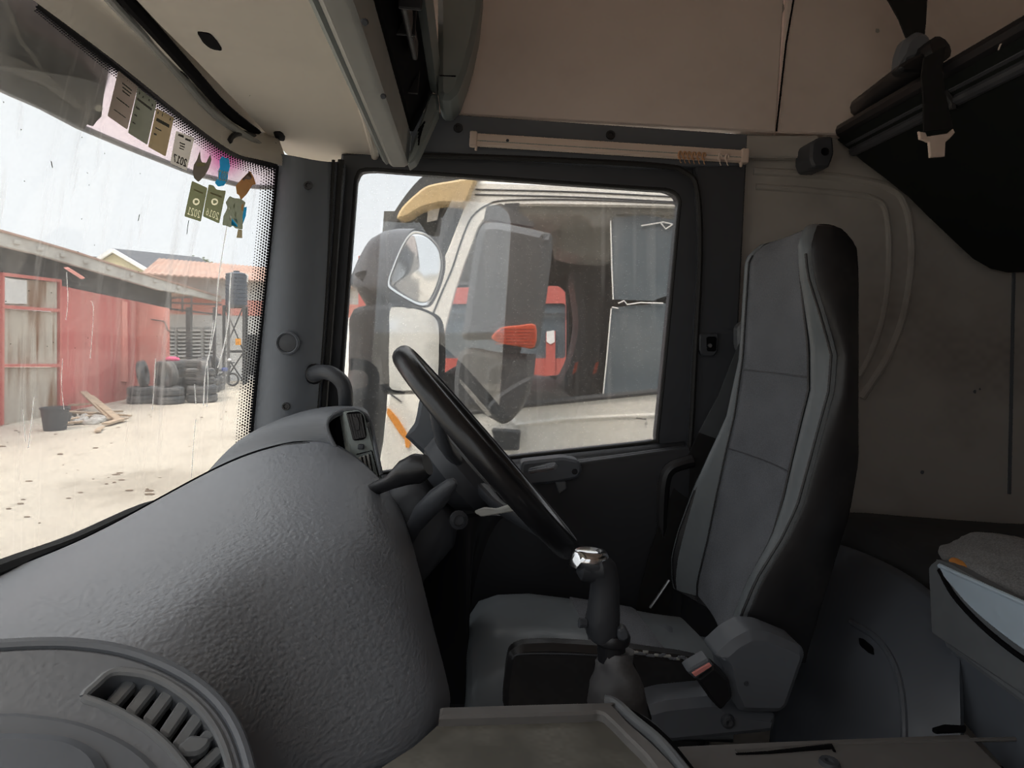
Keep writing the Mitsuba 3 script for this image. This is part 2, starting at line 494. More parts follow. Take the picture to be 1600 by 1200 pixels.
put('arm_rest', tube(cr([cy(a, b, 1.69) for a, b in ((1082, 720), (1050, 730), (1038, 750), (1034, 800), (1034, 860))], 6), 0.016, 10), 'plastic_black', door)
w2 = put('window_2', slab_px([(505, 258), (1075, 285), (1042, 705), (505, 765)], 1.795, 0.004), 'speckled_glass', kind='structure')
# A pillar
ap = put('trim_4', shell(resample([[cy(433, 240, 1.665), cy(470, 246, 1.635), cy(505, 252, 1.68), cy(536, 252, 1.73)],
                                   [cy(427, 330, 1.665), cy(462, 335, 1.632), cy(500, 340, 1.67), cy(529, 345, 1.73)],
                                   [cy(414, 470, 1.665), cy(452, 475, 1.632), cy(494, 480, 1.67), cy(516, 485, 1.73)],
                                   [cy(398, 640, 1.665), cy(440, 645, 1.632), cy(482, 650, 1.67), cy(503, 655, 1.73)],
                                   [cy(381, 820, 1.665), cy(425, 820, 1.632), cy(470, 820, 1.67), cy(494, 820, 1.73)]], 24, 16), (0, 0.04, 0)), 'pillar_trim', kind='structure')
for a, b, r in ((482, 290, .010), (447, 635, .009)):
    put('screw_hole', lathe([(r, 0), (r * .95, .004), (r * .6, .004), (r * .5, .0005), (0, .0005)], cy(a, b, 1.633), (0, -1, 0), 16), 'plastic_black', ap)
put('speaker_ring', lathe([(0.027, 0), (0.027, .006), (0.024, .008), (0.021, .005), (0.021, .0)], cy(450, 536, 1.632), (-.05, -1, 0), 28), 'pillar_grey', ap)
put('speaker_cap', lathe([(0.020, 0), (0.020, .004), (0.012, .006), (0, .0065)], cy(450, 536, 1.632), (-.05, -1, 0), 28), 'plastic_dark', ap)
put('seal', tube(cr([cy(a, b, 1.715) for a, b in ((533, 250), (528, 330), (518, 480), (506, 640), (498, 760))], 5), 0.008, 8), 'rubber', ap)
put('seal', tube(cr([cy(a, b, 1.70) for a, b in ((521, 250), (517, 330), (508, 480), (495, 640), (488, 760))], 5), 0.004, 8), 'rubber', ap)
gh = thing('grab_handle', 'black grab handle on the pillar beside the windscreen, above the dashboard hood', 'handle')
put('grip', tube(cr([cy(a, b, y) for a, b, y in ((492, 584, 1.66), (505, 581, 1.60), (522, 586, 1.575), (536, 600, 1.57), (540, 622, 1.58), (538, 660, 1.62), (536, 690, 1.66))], 6), [0.019] * 4 + [0.0165] * 33, 14), 'plastic_dark', gh)
put('foot', lathe([(0.024, 0), (0.024, .012), (0.019, .018), (0, .018)], cy(492, 584, 1.675), (0.1, -1, 0), 16), 'plastic_black', gh)

# windscreen
TOPP = [(452, 258, 1.70), (437, 253, 1.66), (395, 243, 1.59), (355, 228, 1.50), (272, 165, 1.35), (190, 99, 1.20), (59, 0, 1.02), (-60, -84, .88)]
BOTP = [(398, 765, 1.70), (385, 772, 1.66), (330, 780, 1.59), (285, 788, 1.53), (225, 800, 1.43), (115, 850, 1.26), (0, 893, 1.08), (-130, 950, .95)]
top3 = np.array([cy(*q) for q in TOPP])
bot3 = np.array([cy(*q) for q in BOTP])
mir = lambda P: np.vstack([P, (P * [1, -1, 1] + [0, 1.44, 0])[::-1]])
W0, W1 = mir(top3), mir(bot3)
BUL = np.minimum(1, np.minimum(np.arange(16), 15 - np.arange(16)) / 5)[:, None]
ctrl = np.stack([W0 * (1 - t) + W1 * t + np.array([-0.03 * math.sin(math.pi * t), 0, 0]) * BUL for t in (0, .25, .5, .75, 1)])
screen = resample(ctrl, 18, 60, 3, 3)
ws = put('window_1', shell(screen, (-0.005, 0.002, 0)), 'dusty_screen', smooth=True, kind='structure')


def on_screen(px, py, off=0.0):
    """The point of the windscreen seen at a pixel (found on the glass itself), off metres inside it."""
    return on_tri(px, py, screen_tri, off)


def on_tri(px, py, tri, off=0.0):
    r = rayc(px, py)
    o, dvec = np.zeros(3), r
    a, b, c = tri[:, 0], tri[:, 1], tri[:, 2]
    e1, e2 = b - a, c - a
    h = np.cross(dvec, e2)
    det = (e1 * h).sum(1)
    with np.errstate(divide='ignore', invalid='ignore'):
        u = ((o - a) * h).sum(1) / det
        q = np.cross(o - a, e1)
        v = (q @ dvec) / det
        t = (q * e2).sum(1) / det
    ok = (u > -1e-4) & (v > -1e-4) & (u + v < 1.0001) & (t > 0)
    t = t[ok].min() if ok.any() else 1.3
    return r * t - r / np.linalg.norm(r) * off


ext = np.concatenate([2 * screen[:1] - screen[2:3], screen, 2 * screen[-1:] - screen[-3:-2]], 0)
ext = np.concatenate([2 * ext[:, :1] - ext[:, 2:3], ext, 2 * ext[:, -1:] - ext[:, -3:-2]], 1)
screen_tri = np.asarray(grid_mesh(ext).triangles)
put('rubber_seal', tube(cr(W1[2:] + [-0.002, 0, 0.004], 4), 0.014, 8), 'rubber', ws)
fr = []
for i in range(len(W0) - 1):
    pass
band = lambda a, b, off: shell(np.stack([np.array([on_screen(x, y, off) for x, y in a]), np.array([on_screen(x, y, off) for x, y in b])]), (-0.001, 0.0005, 0))
topl = cr([(57, 2), (189, 100), (271, 166), (354, 229), (394, 244), (435, 255)], 4)
topb = cr([(62, 4), (185, 105), (262, 168), (345, 234), (392, 254), (432, 264)], 4)
put('border_band', band(topl, topb, 0.003), 'plastic_black', ws)
edge = cr([(447, 262), (440, 330), (424, 480), (409, 620), (398, 735)], 4)
edgb = cr([(431, 258), (426, 330), (411, 480), (396, 620), (387, 740)], 4)
put('border_band', band(edge, edgb, 0.003), 'plastic_black', ws)
dots = []
unit = trimesh.creation.cylinder(radius=1, height=0.0006, sections=6)


def dot_rows(line, side, rows, step, r0, r1):
    L = np.asarray(line)
    s = np.concatenate([[0], np.cumsum(np.linalg.norm(np.diff(L, axis=0), axis=1))])
    for k in range(rows):
        t = np.arange((k % 2) * step / 2, s[-1], step)
        P = np.stack([np.interp(t, s, L[:, 0]), np.interp(t, s, L[:, 1])], 1) + np.asarray(side) * step * (0.4 + k * 0.86)
        rad = r0 + (r1 - r0) * k / (rows - 1)
        for q in P:
            c = on_screen(q[0], q[1], 0.003)
            dots.append(xform(unit, FRM, c, 1.0) if False else tm(np.asarray(unit.vertices) * [rad, rad, 1] @ FRM.T + c, unit.faces))


FRM = frame_of((0.85, -0.5, 0.1))
dot_rows(edgb, (-1, 0), 6, 4.6, 0.0034, 0.0014)
FRM = frame_of((0.8, -0.5, -0.35))
dot_rows(topb, (-0.45, 0.8), 5, 4.2, 0.0027, 0.0012)
put('border_dots', join(*dots), 'plastic_black', ws, smooth=False, kind='stuff')

# header lining between the glass and the overhead shelf
hl0 = [(446, 266), (434, 257), (394, 247), (354, 231), (270, 168), (188, 102), (57, 4), (-62, -82)]
hl1 = [(455, 250), (447, 240), (420, 214), (386, 180), (318, 108), (255, 45), (150, -60), (60, -150)]
g0 = np.array([cy(a, b, c[2]) * .985 for (a, b), c in zip(hl0, TOPP)])
g1 = np.array([cz(a, b, 0.44) for a, b in hl1])
g1[:, 1] = np.minimum(g1[:, 1], 1.72)
gm = (g0 + g1) / 2 + [0, 0, 0.015]
LIN = resample([g0, g0 * .7 + g1 * .3 + [0, 0, .012], gm, g1 * .75 + g0 * .25 + [0, 0, -.004], g1], 14, 40)
put('trim_5', shell(LIN, (0, 0, 0.02)), 'shelf_beige', kind='structure')
lin_tri = np.asarray(grid_mesh(LIN).triangles)
put('blind_slot', tube(np.array([on_tri(a, b, lin_tri, .002) for a, b in cr([(428, 229), (412, 217), (352, 170), (300, 113), (240, 46), (200, 2), (166, -40)], 4)]), 0.011, 8), 'void_black', 'trim_5')
put('blind_rod', tube(np.array([on_tri(a, b, lin_tri, .004) for a, b in cr([(424, 238), (405, 226), (337, 180), (285, 122), (224, 54), (180, 8), (140, -40)], 4)]), 0.008, 10), 'console_pale', 'trim_5')
put('blind_clip', tube(np.array([on_tri(a, b, lin_tri, .006) for a, b in cr([(358, 221), (364, 212), (380, 208), (400, 214), (416, 228)], 4)]), 0.006, 8), 'plastic_black', 'trim_5')

# overhead shelf and console
sh = thing('overhead_shelf', 'beige moulded shelf over the windscreen with small dark cutouts', 'shelf')
Zs = 0.425
under = [(446, 243), (470, 250), (560, 263), (578, 261), (586, 248), (580, 225), (560, 150), (540, 85), (518, 35), (494, 0), (440, -70), (330, -170), (60, -170), (207, 2), (300, 95), (380, 176)]
u3 = np.array([cz(a, b, Zs) for a, b in cr(under, 3, True)])
put('underside', slab(u3, (0, 0, 0.05), 0.008), 'shelf_beige', sh)
put('front_lip', tube(cr([cz(a, b, Zs - .002) for a, b in ((582, 258), (586, 245), (566, 165), (544, 88), (520, 34), (496, -2), (440, -72))], 6), 0.010, 10), 'shelf_beige', sh)
for q in ([(307, 50), (328, 53), (340, 66), (348, 80), (330, 77), (318, 68)], [(426, 206), (440, 206), (446, 215), (444, 221), (432, 219)], [(278, 111), (290, 114), (298, 125), (287, 122)]):
    put('cutout', slab([cz(a, b, Zs - .0015) for a, b in rr(q, 5)], (0, 0, 0.004)), 'void_black', sh)

co = thing('overhead_console', 'grey overhead radio console with open compartments above the driver', 'console')
# its section at the far end, drawn out along the cab
def along(pxs, y1, y0, mat, name, parent, bevel=0.0, grow=(0, 0, 0)):
    a = np.array([cy(p, q, y1) for p, q in pxs])
    b = a + np.array([0, y0 - y1, 0]) + np.asarray(grow)
    return put(name, loft([a + [0, 0, 0], *( [a * (1 - t) + b * t for t in np.linspace(0.05, .95, 8)] ), b]), mat, parent)


GROW = (0, 0, 0.04)
along([(597, 250), (604, 258), (611, 252), (606, 214), (598, 214)], 1.66, 0.45, 'console_grey', 'rear_lip', co, grow=GROW)
along([(608, 256), (614, 261), (632, 261), (638, 257), (643, 214), (640, 206), (606, 190)], 1.66, 0.45, 'console_pale', 'lower_face', co, grow=GROW)
along([(612, 205), (646, 205), (676, 146), (676, 60), (600, 60)], 1.655, 0.45, 'void_black', 'compartment', co, grow=GROW)
end = slab_px([(636, 258), (640, 240), (672, 146), (684, 146), (684, 172), (655, 236), (648, 250)], 1.60, 0.06, 0.004, r=3)
put('end_cheek', end, 'console_grey', co)
for k in range(5):
    put('speaker_slot', bar(cy(653 + k * .2, 205 + k * 5.5, 1.598), cy(664 - k * 2, 190 + k * 5.5, 1.598), 0.003), 'void_black', co)
along([(671, 140), (684, 150), (690, 118), (686, 100), (672, 100)], 1.62, 0.45, 'console_grey', 'upper_face', co, grow=GROW)
for k, (a, b, yy) in enumerate(((640, 150, 1.45), (632, 60, 1.2), (640, 20, 1.05))):
    p0 = cy(a, b, yy)
    put('divider', rbox((0.035, 0.006, 0.05), 0.002, p0 + [0.0, 0, 0.03]), 'plastic_black', co)
put('radio_front', rbox((0.012, 0.22, 0.035), 0.004, cy(640, 40, 1.2) + [0, 0, 0.0]), 'plastic_black', co)
for a, b in ((570, 34), (599, 150)):
    put('screw', lathe([(0.005, 0), (0.004, .003), (0, .003)], cy(a, b, 1.66 * (258 / (520 - b) if b < 100 else .70)), (0, -.6, -.8), 10), 'plastic_dark', co)
cu = thing('cab_locker', 'dark grey rounded locker end hanging beside the overhead console', 'locker')
put('body', slab_px([(684, -160), (684, 145), (690, 154), (703, 155), (716, 143), (730, 105), (740, 70), (750, 20), (756, -40), (758, -160)], 1.55, 0.16, 0.012, r=4), 'console_grey', cu)
put('joint', bar(cy(687, 118, 1.549), cy(712, 119, 1.549), 0.002), 'void_black', cu)

# curtain rail with gliders
rail = thing('curtain_rail', 'white curtain rail fixed above the driver window', 'curtain rail')
A_, B_ = cy(737, 219, 1.725), cy(1163, 246, 1.725)
ax_ = (B_ - A_) / np.linalg.norm(B_ - A_)
sec = np.array([[0, .0145], [-.012, .0145], [-.014, .010], [-.014, -.012], [-.008, -.015], [0, -.015]])
upv = np.cross(ax_, [0, 1, 0])
upv = upv if upv[2] > 0 else -upv
put('channel', loft([[c + np.array([0, s, 0]) + upv * h for s, h in sec] for c in (A_, B_)]), 'cream_plastic', rail)
put('groove', bar(A_ + [0, -.0145, 0] - upv * .004, B_ + [0, -.0145, 0] - upv * .004, 0.002), 'console_pale', rail)
for c, s in ((A_, 1), (B_, -1)):
    put('end_stop', join(rbox((.018, .024, .036), .003, c + [0.004 * s, -.008, 0]), rbox((.006, .008, .012), .002, c + [0.012 * s, -.012, -.022])), 'cream_plastic', rail)
put('screw', lathe([(.004, 0), (.003, .002), (0, .002)], A_ + ax_ * .087 + [0, -.014, .001], (0, -1, 0), 8), 'plastic_dark', rail)
for k, px in enumerate((1059, 1066, 1073, 1080, 1088, 1096, 1121, 1132)):
    c = A_ + ax_ * ((cy(px, 240, 1.725) - A_) @ ax_) + [0, -.016, -.009]
    ring_ = [c + np.array([.0035 * math.cos(t), -.004 - .003 * math.sin(t), .008 * math.sin(t)]) for t in np.linspace(0, 5.6, 11)]
    hk = join(tube(ring_, .0024, 6), tube([c + [0, -.004, -.006], c + [.001, -.005, -.016], c + [.004, -.005, -.02]], .0012, 5))
    od = ('frontmost', 'second', 'third', 'fourth', 'fifth', 'rearmost')
    put('curtain_hook', hk, 'hook_tan' if k < 6 else 'cream_plastic', cat='curtain hook', group='tan curtain hooks bunched on the rail' if k < 6 else 'pale curtain hooks near the rail end',
        label=f'small tan curtain hook on the white rail, {od[k]} of six counted from the windscreen' if k < 6 else ('pale curtain hook just behind the tan bunch on the white rail' if k == 6 else 'pale curtain hook nearest the rear end of the white rail'))

# ------------------------------------------------------------------ dashboard
dash = thing('dashboard', 'grey grained dashboard curving from the windscreen round to the driver', 'dashboard')
ROWS = [
    [(-160, 975, .93), (-60, 925, .99), (0, 893, 1.05), (115, 846, 1.16), (225, 790, 1.29), (325, 736, 1.44), (400, 704, 1.47), (470, 688, 1.46), (525, 694, 1.42), (578, 732, 1.36), (606, 762, 1.33)],
    [(-160, 1005, .84), (-60, 958, .88), (0, 932, .92), (120, 886, 1.0), (240, 832, 1.10), (345, 780, 1.22), (420, 752, 1.27), (490, 738, 1.28), (545, 742, 1.27), (598, 773, 1.25), (626, 796, 1.27)],
    [(-160, 1040, .76), (-60, 995, .79), (0, 968, .82), (130, 928, .88), (260, 880, .95), (365, 832, 1.04), (445, 803, 1.09), (525, 795, 1.10), (580, 803, 1.11), (624, 828, 1.13), (645, 852, 1.19)],
    [(-160, 1075, .70), (-60, 1030, .73), (0, 1005, .76), (130, 980, .79), (270, 940, .84), (375, 893, .92), (462, 868, .965), (545, 862, .985), (602, 872, 1.01), (645, 900, 1.04), (664, 926, 1.12)],
    [(-160, 1120, .66), (-60, 1075, .69), (0, 1050, .71), (135, 1040, .72), (280, 1005, .78), (390, 965, .865), (482, 945, .915), (565, 945, .945), (628, 962, .97), (668, 990, 1.01), (684, 1004, 1.11)],
    [(-160, 1200, .64), (-60, 1160, .66), (0, 1130, .67), (150, 1120, .68), (300, 1090, .735), (410, 1058, .825), (505, 1044, .88), (588, 1050, .91), (652, 1062, .935), (692, 1074, .98), (702, 1082, 1.09)],
    [(-160, 1330, .64), (-60, 1310, .65), (0, 1280, .66), (160, 1240, .67), (310, 1200, .71), (425, 1172, .795), (515, 1160, .85), (595, 1156, .88), (655, 1142, .91), (690, 1120, .96), (698, 1112, 1.08)],
    [(-160, 1460, .68), (-60, 1450, .69), (0, 1420, .70), (160, 1360, .72), (320, 1310, .74), (440, 1270, .80), (520, 1235, .85), (590, 1200, .88), (645, 1168, .91), (680, 1140, .96), (694, 1124, 1.08)],
]
pad = resample([[cd(*q) for q in r] for r in ROWS], 60, 90)
_n = np.array([0.20, -0.50, 0.84]) / np.linalg.norm([0.20, -0.50, 0.84])
_o = sg.Polygon([(-300, 1045), (0, 1020), (120, 1018), (190, 1028), (250, 1048), (300, 1076), (338, 1110), (362, 1150), (380, 1205), (380, 1600), (-300, 1600)])
for i_ in range(pad.shape[0]):
    for j_ in range(pad.shape[1]):
        c_ = RC @ pad[i_, j_]
        if c_[1] > 0.1:
            q_ = sg.Point(CX + F * c_[0] / c_[1], HY - F * c_[2] / c_[1])
            if _o.contains(q_):                                # the pad dips under the pod that is set into it
                pad[i_, j_] -= _n * .10 * min(1, _o.exterior.distance(q_) / 14)
put('pad', shell(pad, np.array([0.0, 0.012, -0.022])), 'grained_grey', dash, smooth=60)
# the body under the pad, out of sight from the seat
put('body', box((-0.78, -0.30, -1.04), (-0.50, 1.66, -0.58)), 'plastic_dark', dash)

# hood over the instruments
HOOD = [[(545, 728, 1.41), (500, 694, 1.44), (410, 703, 1.475), (318, 742, 1.45)], [(526, 702, 1.41), (478, 680, 1.45), (400, 692, 1.50), (328, 733, 1.47)],
        [(512, 672, 1.415), (472, 662, 1.46), (405, 676, 1.52), (345, 714, 1.51)], [(514, 654, 1.42), (478, 650, 1.47), (420, 663, 1.54), (368, 694, 1.56)],
        [(530, 643, 1.43), (492, 641, 1.48), (450, 650, 1.55), (410, 668, 1.60)], [(552, 640, 1.44), (520, 635, 1.49), (490, 639, 1.57), (470, 645, 1.62)],
        [(572, 649, 1.45), (556, 638, 1.50), (545, 634, 1.58), (540, 635, 1.63)], [(581, 670, 1.45), (578, 652, 1.50), (576, 647, 1.57), (575, 647, 1.62)]]
hood = resample([[cd(*q) for q in r] for r in HOOD], 34, 24)
put('hood', shell(hood, np.array([0.0, 0.006, -0.010])), 'cover_grey', dash, smooth=60)
rim_ = cr([cd(*r[0]) for r in HOOD] + [cd(588, 705, 1.42), cd(596, 742, 1.40)], 5)
put('hood_rim', tube(rim_, 0.004, 8), 'cover_grey', dash)
put('hood_seam', tube(cr([cd(a, b, d - .004) for a, b, d in ((318, 744, 1.45), (400, 708, 1.475), (470, 693, 1.45), (528, 702, 1.42))], 5), 0.003, 6), 'plastic_black', dash)
put('instrument_well', slab([cd(a, b, 1.475) for a, b in rr([(508, 660), (520, 645), (545, 640), (572, 650), (590, 730), (596, 748), (545, 735), (520, 690)], 8)], (-0.04, 0.05, 0)), 'void_black', dash)
sp = put('switch_panel', slab([cd(a, b, 1.425) for a, b in rr([(537, 643), (562, 642), (570, 648), (594, 734), (600, 760), (556, 752), (546, 700)], 4)], (-0.02, 0.05, 0), 0.003), 'console_grey', dash)
vent = put('side_vent', slab([cd(a, b, 1.4215) for a, b in rr([(541, 645), (562, 643), (568, 650), (573, 682), (568, 687), (552, 689)], 4)], (-0.01, 0.03, 0)), 'void_black', dash)
for k in range(6):
    a0, a1 = np.array([543 + k * 4.0, 647 - k * .2]), np.array([553 + k * 3.4, 687 - k * .8])
    put('louvre', bar(cd(*a0, 1.4195), cd(*a1, 1.4195), 0.0022, 0.004), 'plastic_black', vent)
put('vent_lever', slab([cd(a, b, 1.416) for a, b in rr([(552, 652), (559, 651), (562, 660), (562, 672), (556, 674), (553, 662)], 2)], (0, 0.006, 0), 0.001), 'plastic_black', vent)
put('knob', rbox((.012, .01, .010), .002, cd(564, 698, 1.418)), 'plastic_dark', sp)
put('button', rbox((.005, .006, .010), .001, cd(575, 664, 1.418)), 'plastic_black', sp)
for k in range(3):
    put('rocker', slab([cd(a, b, 1.42) for a, b in rr([(559 + k * 6, 716 - k * 2), (564 + k * 6, 713 - k * 2), (570 + k * 6, 744), (565 + k * 6, 746)], 2)], (0, 0.01, 0), 0.0012), 'console_pale', sp)
    put('rocker_gap', bar(cd(565.5 + k * 6, 714 - k * 2, 1.419), cd(571.5 + k * 6, 744, 1.419), 0.0018), 'void_black', sp)
put('panel_line', tube([cd(a, b, 1.421) for a, b in ((557, 710), (581, 704), (592, 745))], 0.0012, 5), 'void_black', sp)

# the centre pod with the curved air vent
PN = cd(150, 1120, .60)


def pod(px, py, off=0.0):
    """On the sloping face of the pod."""
    p0, n = cd(0, 1040, .665), np.array([0.20, -0.50, 0.84])
    n = n / np.linalg.norm(n)
    r = rayc(px, py)
    return r * ((p0 + n * off) @ n / (r @ n))


PODN = np.array([0.20, -0.50, 0.84]) / np.linalg.norm([0.20, -0.50, 0.84])
outer = [(-160, 1030), (-80, 1014), (0, 1008), (60, 1005), (120, 1006), (190, 1016), (250, 1036), (305, 1066), (345, 1102), (372, 1145), (390, 1200), (400, 1260), (330, 1320), (-160, 1420)]
hole = [(131, 1090), (150, 1070), (172, 1052), (200, 1050), (240, 1058), (280, 1080), (315, 1110), (340, 1145), (356, 1185), (362, 1230), (330, 1250), (305, 1222), (285, 1195), (262, 1168), (230, 1140), (190, 1116), (155, 1100)]
pod_b = put('pod', slab([pod(a, b) for a, b in cr(outer, 3, True)], -PODN * 0.05, 0.008, [np.array([pod(a, b) for a, b in cr(hole, 3, True)])]), 'cover_grey', dash)
put('pod_seam', tube(cr([pod(a, b, -.002) for a, b in outer[1:12]], 4), 0.006, 8), 'pillar_grey', dash)
put('vent_rim', tube(cr([pod(a, b, -.001) for a, b in hole], 3, True)[list(range(51)) + [0]], 0.0045, 8), 'plastic_grey', pod_b)
put('vent_back', slab([pod(a, b, -.040) for a, b in cr([(a + (a - 245) * .15, b + (b - 1130) * .1) for a, b in hole], 2, True)], -PODN * .008), 'void_black', pod_b)
SL = [((172, 1100), (205, 1062)), ((203, 1112), (238, 1068)), ((230, 1126), (266, 1078)), ((256, 1146), (290, 1096)), ((276, 1166), (312, 1116)), ((292, 1186), (330, 1142)), ((306, 1206), (345, 1168)), ((318, 1230), (355, 1200))]
for k, (a, b) in enumerate(SL):
    w = np.array([6.5, 4.5])
    q = [(a[0] - 8, a[1] - 5), (b[0] - 10, b[1] - 3), (b[0], b[1] - 4), (b[0] + 9, b[1] + 5), (a[0] + 8, a[1] + 6)]
    put('slat', slab([pod(x, y, -.016) for x, y in rr(q, 6)], -PODN * 0.012, 0.0025), 'plastic_grey', pod_b)
put('vent_thumb', slab([pod(x, y, -.008) for x, y in rr([(277, 1164), (298, 1146), (332, 1150), (326, 1166), (310, 1178), (286, 1180)], 8)], -PODN * .012, .003), 'plastic_grey', pod_b)
inner = [(-160, 1124), (0, 1109), (60, 1112), (120, 1122), (170, 1140), (215, 1165), (250, 1200), (270, 1250), (-160, 1400)]
put('lower_face', slab([pod(a, b, 0.010) for a, b in cr(inner, 3, True)], -PODN * .014, .006), 'pillar_grey', pod_b)
inner2 = [(-160, 1140), (0, 1137), (60, 1138), (110, 1144), (150, 1165), (170, 1200), (175, 1250), (-160, 1400)]
put('centre_pad', slab([pod(a, b, 0.026) for a, b in cr(inner2, 3, True)], -PODN * .018, .009), 'panel_blue_grey', pod_b)

# ------------------------------------------------------------------ steering wheel and column
WC = cd(758, 703, 1.37)
WN = np.array([math.sin(math.radians(45.5)), 0.055, math.cos(math.radians(45.5))])
WN = WN / np.linalg.norm(WN)
WT = np.array([-math.cos(math.radians(45.5)), 0, math.sin(math.radians(45.5))])       # towards the top of the wheel
WY = np.cross(WN, WT)
WY = WY / np.linalg.norm(WY) * (1 if WY[1] > 0 else -1)
RW = 0.245
sw = thing('steering_wheel', 'black leather truck steering wheel seen almost edge on in front of the driver seat', 'steering wheel')
ang = np.arange(72) * 2 * math.pi / 72
ph = np.arange(14) * 2 * math.pi / 14
rings = []
for t in ang:
    e = math.cos(t) * WT + math.sin(t) * WY
    rings.append([WC + e * (RW + 0.0165 * math.cos(p)) + WN * 0.0205 * math.sin(p) for p in ph])
put('rim', loft(rings, closed=True), 'wheel_leather', sw)
put('rim_seam', tube(np.array([WC + (math.cos(t) * WT + math.sin(t) * WY) * (RW - .004) + WN * .0205 for t in np.append(ang, 0)]), 0.0012, 5), 'plastic_dark', sw)
HUB = WC - WN * 0.055
put('hub', lathe([(0.0, 0.03), (0.05, 0.028), (0.075, 0.018), (0.085, 0.0), (0.08, -.03), (0.05, -.06), (0, -.065)], HUB, WN, 32), 'plastic_dark', sw)
for s in (0.62, math.pi - .62, math.pi + .75, -.75):
    e = math.sin(s) * WT + math.cos(s) * WY
    w = np.cross(WN, e)
    st_ = []
    for u, wd_, th, dz in ((0.06, .032, .014, -.050), (0.12, .026, .012, -.045), (0.18, .020, .010, -.028), (0.245, .017, .009, -.004)):
        c = WC + e * u + WN * dz
        st_.append([c + w * wd_ * math.cos(p) + WN * th * math.sin(p) for p in ph])
    put('spoke', loft(st_), 'plastic_dark', sw)
col = thing('steering_column', 'dark plastic steering column cover with two stalks below the wheel', 'steering column')
cs = []
for u, a, b, sh_ in ((-.122, .055, .075, 0), (-.13, .075, .085, 0), (-.16, .085, .09, -.01), (-.24, .085, .09, -.02), (-.34, .09, .10, -.05), (-.50, .11, .11, -.10)):
    c = WC + WN * u + WT * sh_
    cs.append([c + WT * a * np.sign(math.cos(p)) * abs(math.cos(p)) ** .7 + WY * b * np.sign(math.sin(p)) * abs(math.sin(p)) ** .7 for p in np.arange(24) * 2 * math.pi / 24])
put('shroud', loft(cs), 'plastic_dark', col)
# the raised instrument-side cowl seen between wheel and window
put('cowl', slab([cd(a, b, 1.46) for a, b in cr([(656, 622), (664, 618), (700, 640), (740, 690), (800, 740), (800, 800), (740, 790), (690, 738), (640, 690), (634, 681), (648, 660)], 3, True)], (0, .06, 0), .008), 'pillar_grey', col)
s1 = put('stalk', tube([cd(a, b, d) for a, b, d in ((556, 778, 1.30), (590, 762, 1.24), (612, 752, 1.21), (634, 738, 1.19), (652, 732, 1.18), (668, 726, 1.175))], [.011, .012, .0135, .022, .026, .018], 12), 'plastic_black', col)
put('collar', tube([cd(a, b, d) for a, b, d in ((624, 742, 1.19), (634, 730, 1.18), (640, 722, 1.18))], [.008, .010, .004], 10), 'plastic_dark', s1)
put('stalk', tube([cd(a, b, d) for a, b, d in ((630, 856, 1.25), (646, 824, 1.22), (662, 800, 1.19), (684, 778, 1.16), (705, 757, 1.14), (712, 752, 1.14))], [.012, .013, .018, .018, .011, .006], 12), 'plastic_dark', col)
put('pale_strip', slab([cd(a, b, 1.16) for a, b in rr([(741, 801), (757, 795), (776, 797), (820, 783), (828, 784), (833, 791), (800, 800), (752, 808)], 3)], (0, .012, 0), .002), 'console_pale', col, label='pale grey strip below the wheel')  # thin pale plate set across the column below the rim
put('ignition', lathe([(.016, 0), (.016, .008), (.010, .012), (.009, .004), (0, .004)], cd(716, 812, 1.22), (.2, -1, .1), 16), 'plastic_dark', col)
put('lower_cover', shell(resample([[cd(a, b, d) for a, b, d in r] for r in ([(640, 830, 1.40), (720, 812, 1.30), (760, 806, 1.30), (790, 806, 1.31)], [(650, 900, 1.42), (730, 900, 1.34), (735, 900, 1.36), (745, 900, 1.38)], [(650, 1100, 1.5), (730, 1100, 1.45), (710, 1100, 1.48), (718, 1100, 1.5)])], 14, 14), (0, .03, 0)), 'plastic_black', col)

# ------------------------------------------------------------------ driver seat
seat = thing('driver_seat', 'high backed driver seat with grey fabric front and black vinyl sides', 'seat')


def curve(pxs, y):
    P = np.array([cy(a, b, y) for a, b in pxs])
    o = np.argsort(P[:, 2])
    return interp1d(P[o, 2], P[o, 0], kind='linear', fill_value='extrapolate'), P[:, 2].min(), P[:, 2].max()


YN, YF = 1.235, 1.60
nearS, za, zb = curve([(1262, 352), (1254, 385), (1256, 430), (1262, 490), (1268, 540), (1269, 610), (1258, 653), (1243, 717), (1229, 780), (1212, 840), (1174, 910), (1152, 965), (1138, 1005), (1125, 1040)], 1.285)
nearB, _, _ = curve([(1268, 352), (1262, 385), (1266, 430), (1285, 490), (1303, 553), (1299, 610), (1287, 653), (1270, 717), (1250, 790), (1226, 840), (1186, 905), (1163, 960), (1148, 1005), (1135, 1040)], YN)
backS, _, _ = curve([(1322, 350), (1338, 385), (1341, 430), (1342, 560), (1341, 720), (1327, 800), (1302, 880), (1280, 950), (1262, 1010), (1255, 1040)], 1.25)
farS, _, _ = curve([(1196, 376), (1175, 405), (1170, 480), (1165, 560), (1152, 650), (1140, 700), (1125, 770), (1111, 840), (1094, 910), (1093, 952), (1112, 1005)], 1.555)
farB, _, _ = curve([(1194, 380), (1172, 402), (1167, 480), (1162, 560), (1139, 650), (1114, 700), (1086, 760), (1061, 830), (1051, 870), (1051, 910), (1063, 945), (1095, 990)], YF)
ZT, ZB = cy(1290, 349, 1.25)[2], cy(1190, 1030, 1.25)[2]
zs = np.concatenate([ZT - np.array([0.0, .006, .014, .026, .042]), np.linspace(ZT - .06, ZB, 34)])
core, fab, bn, bf = [], [], [], []
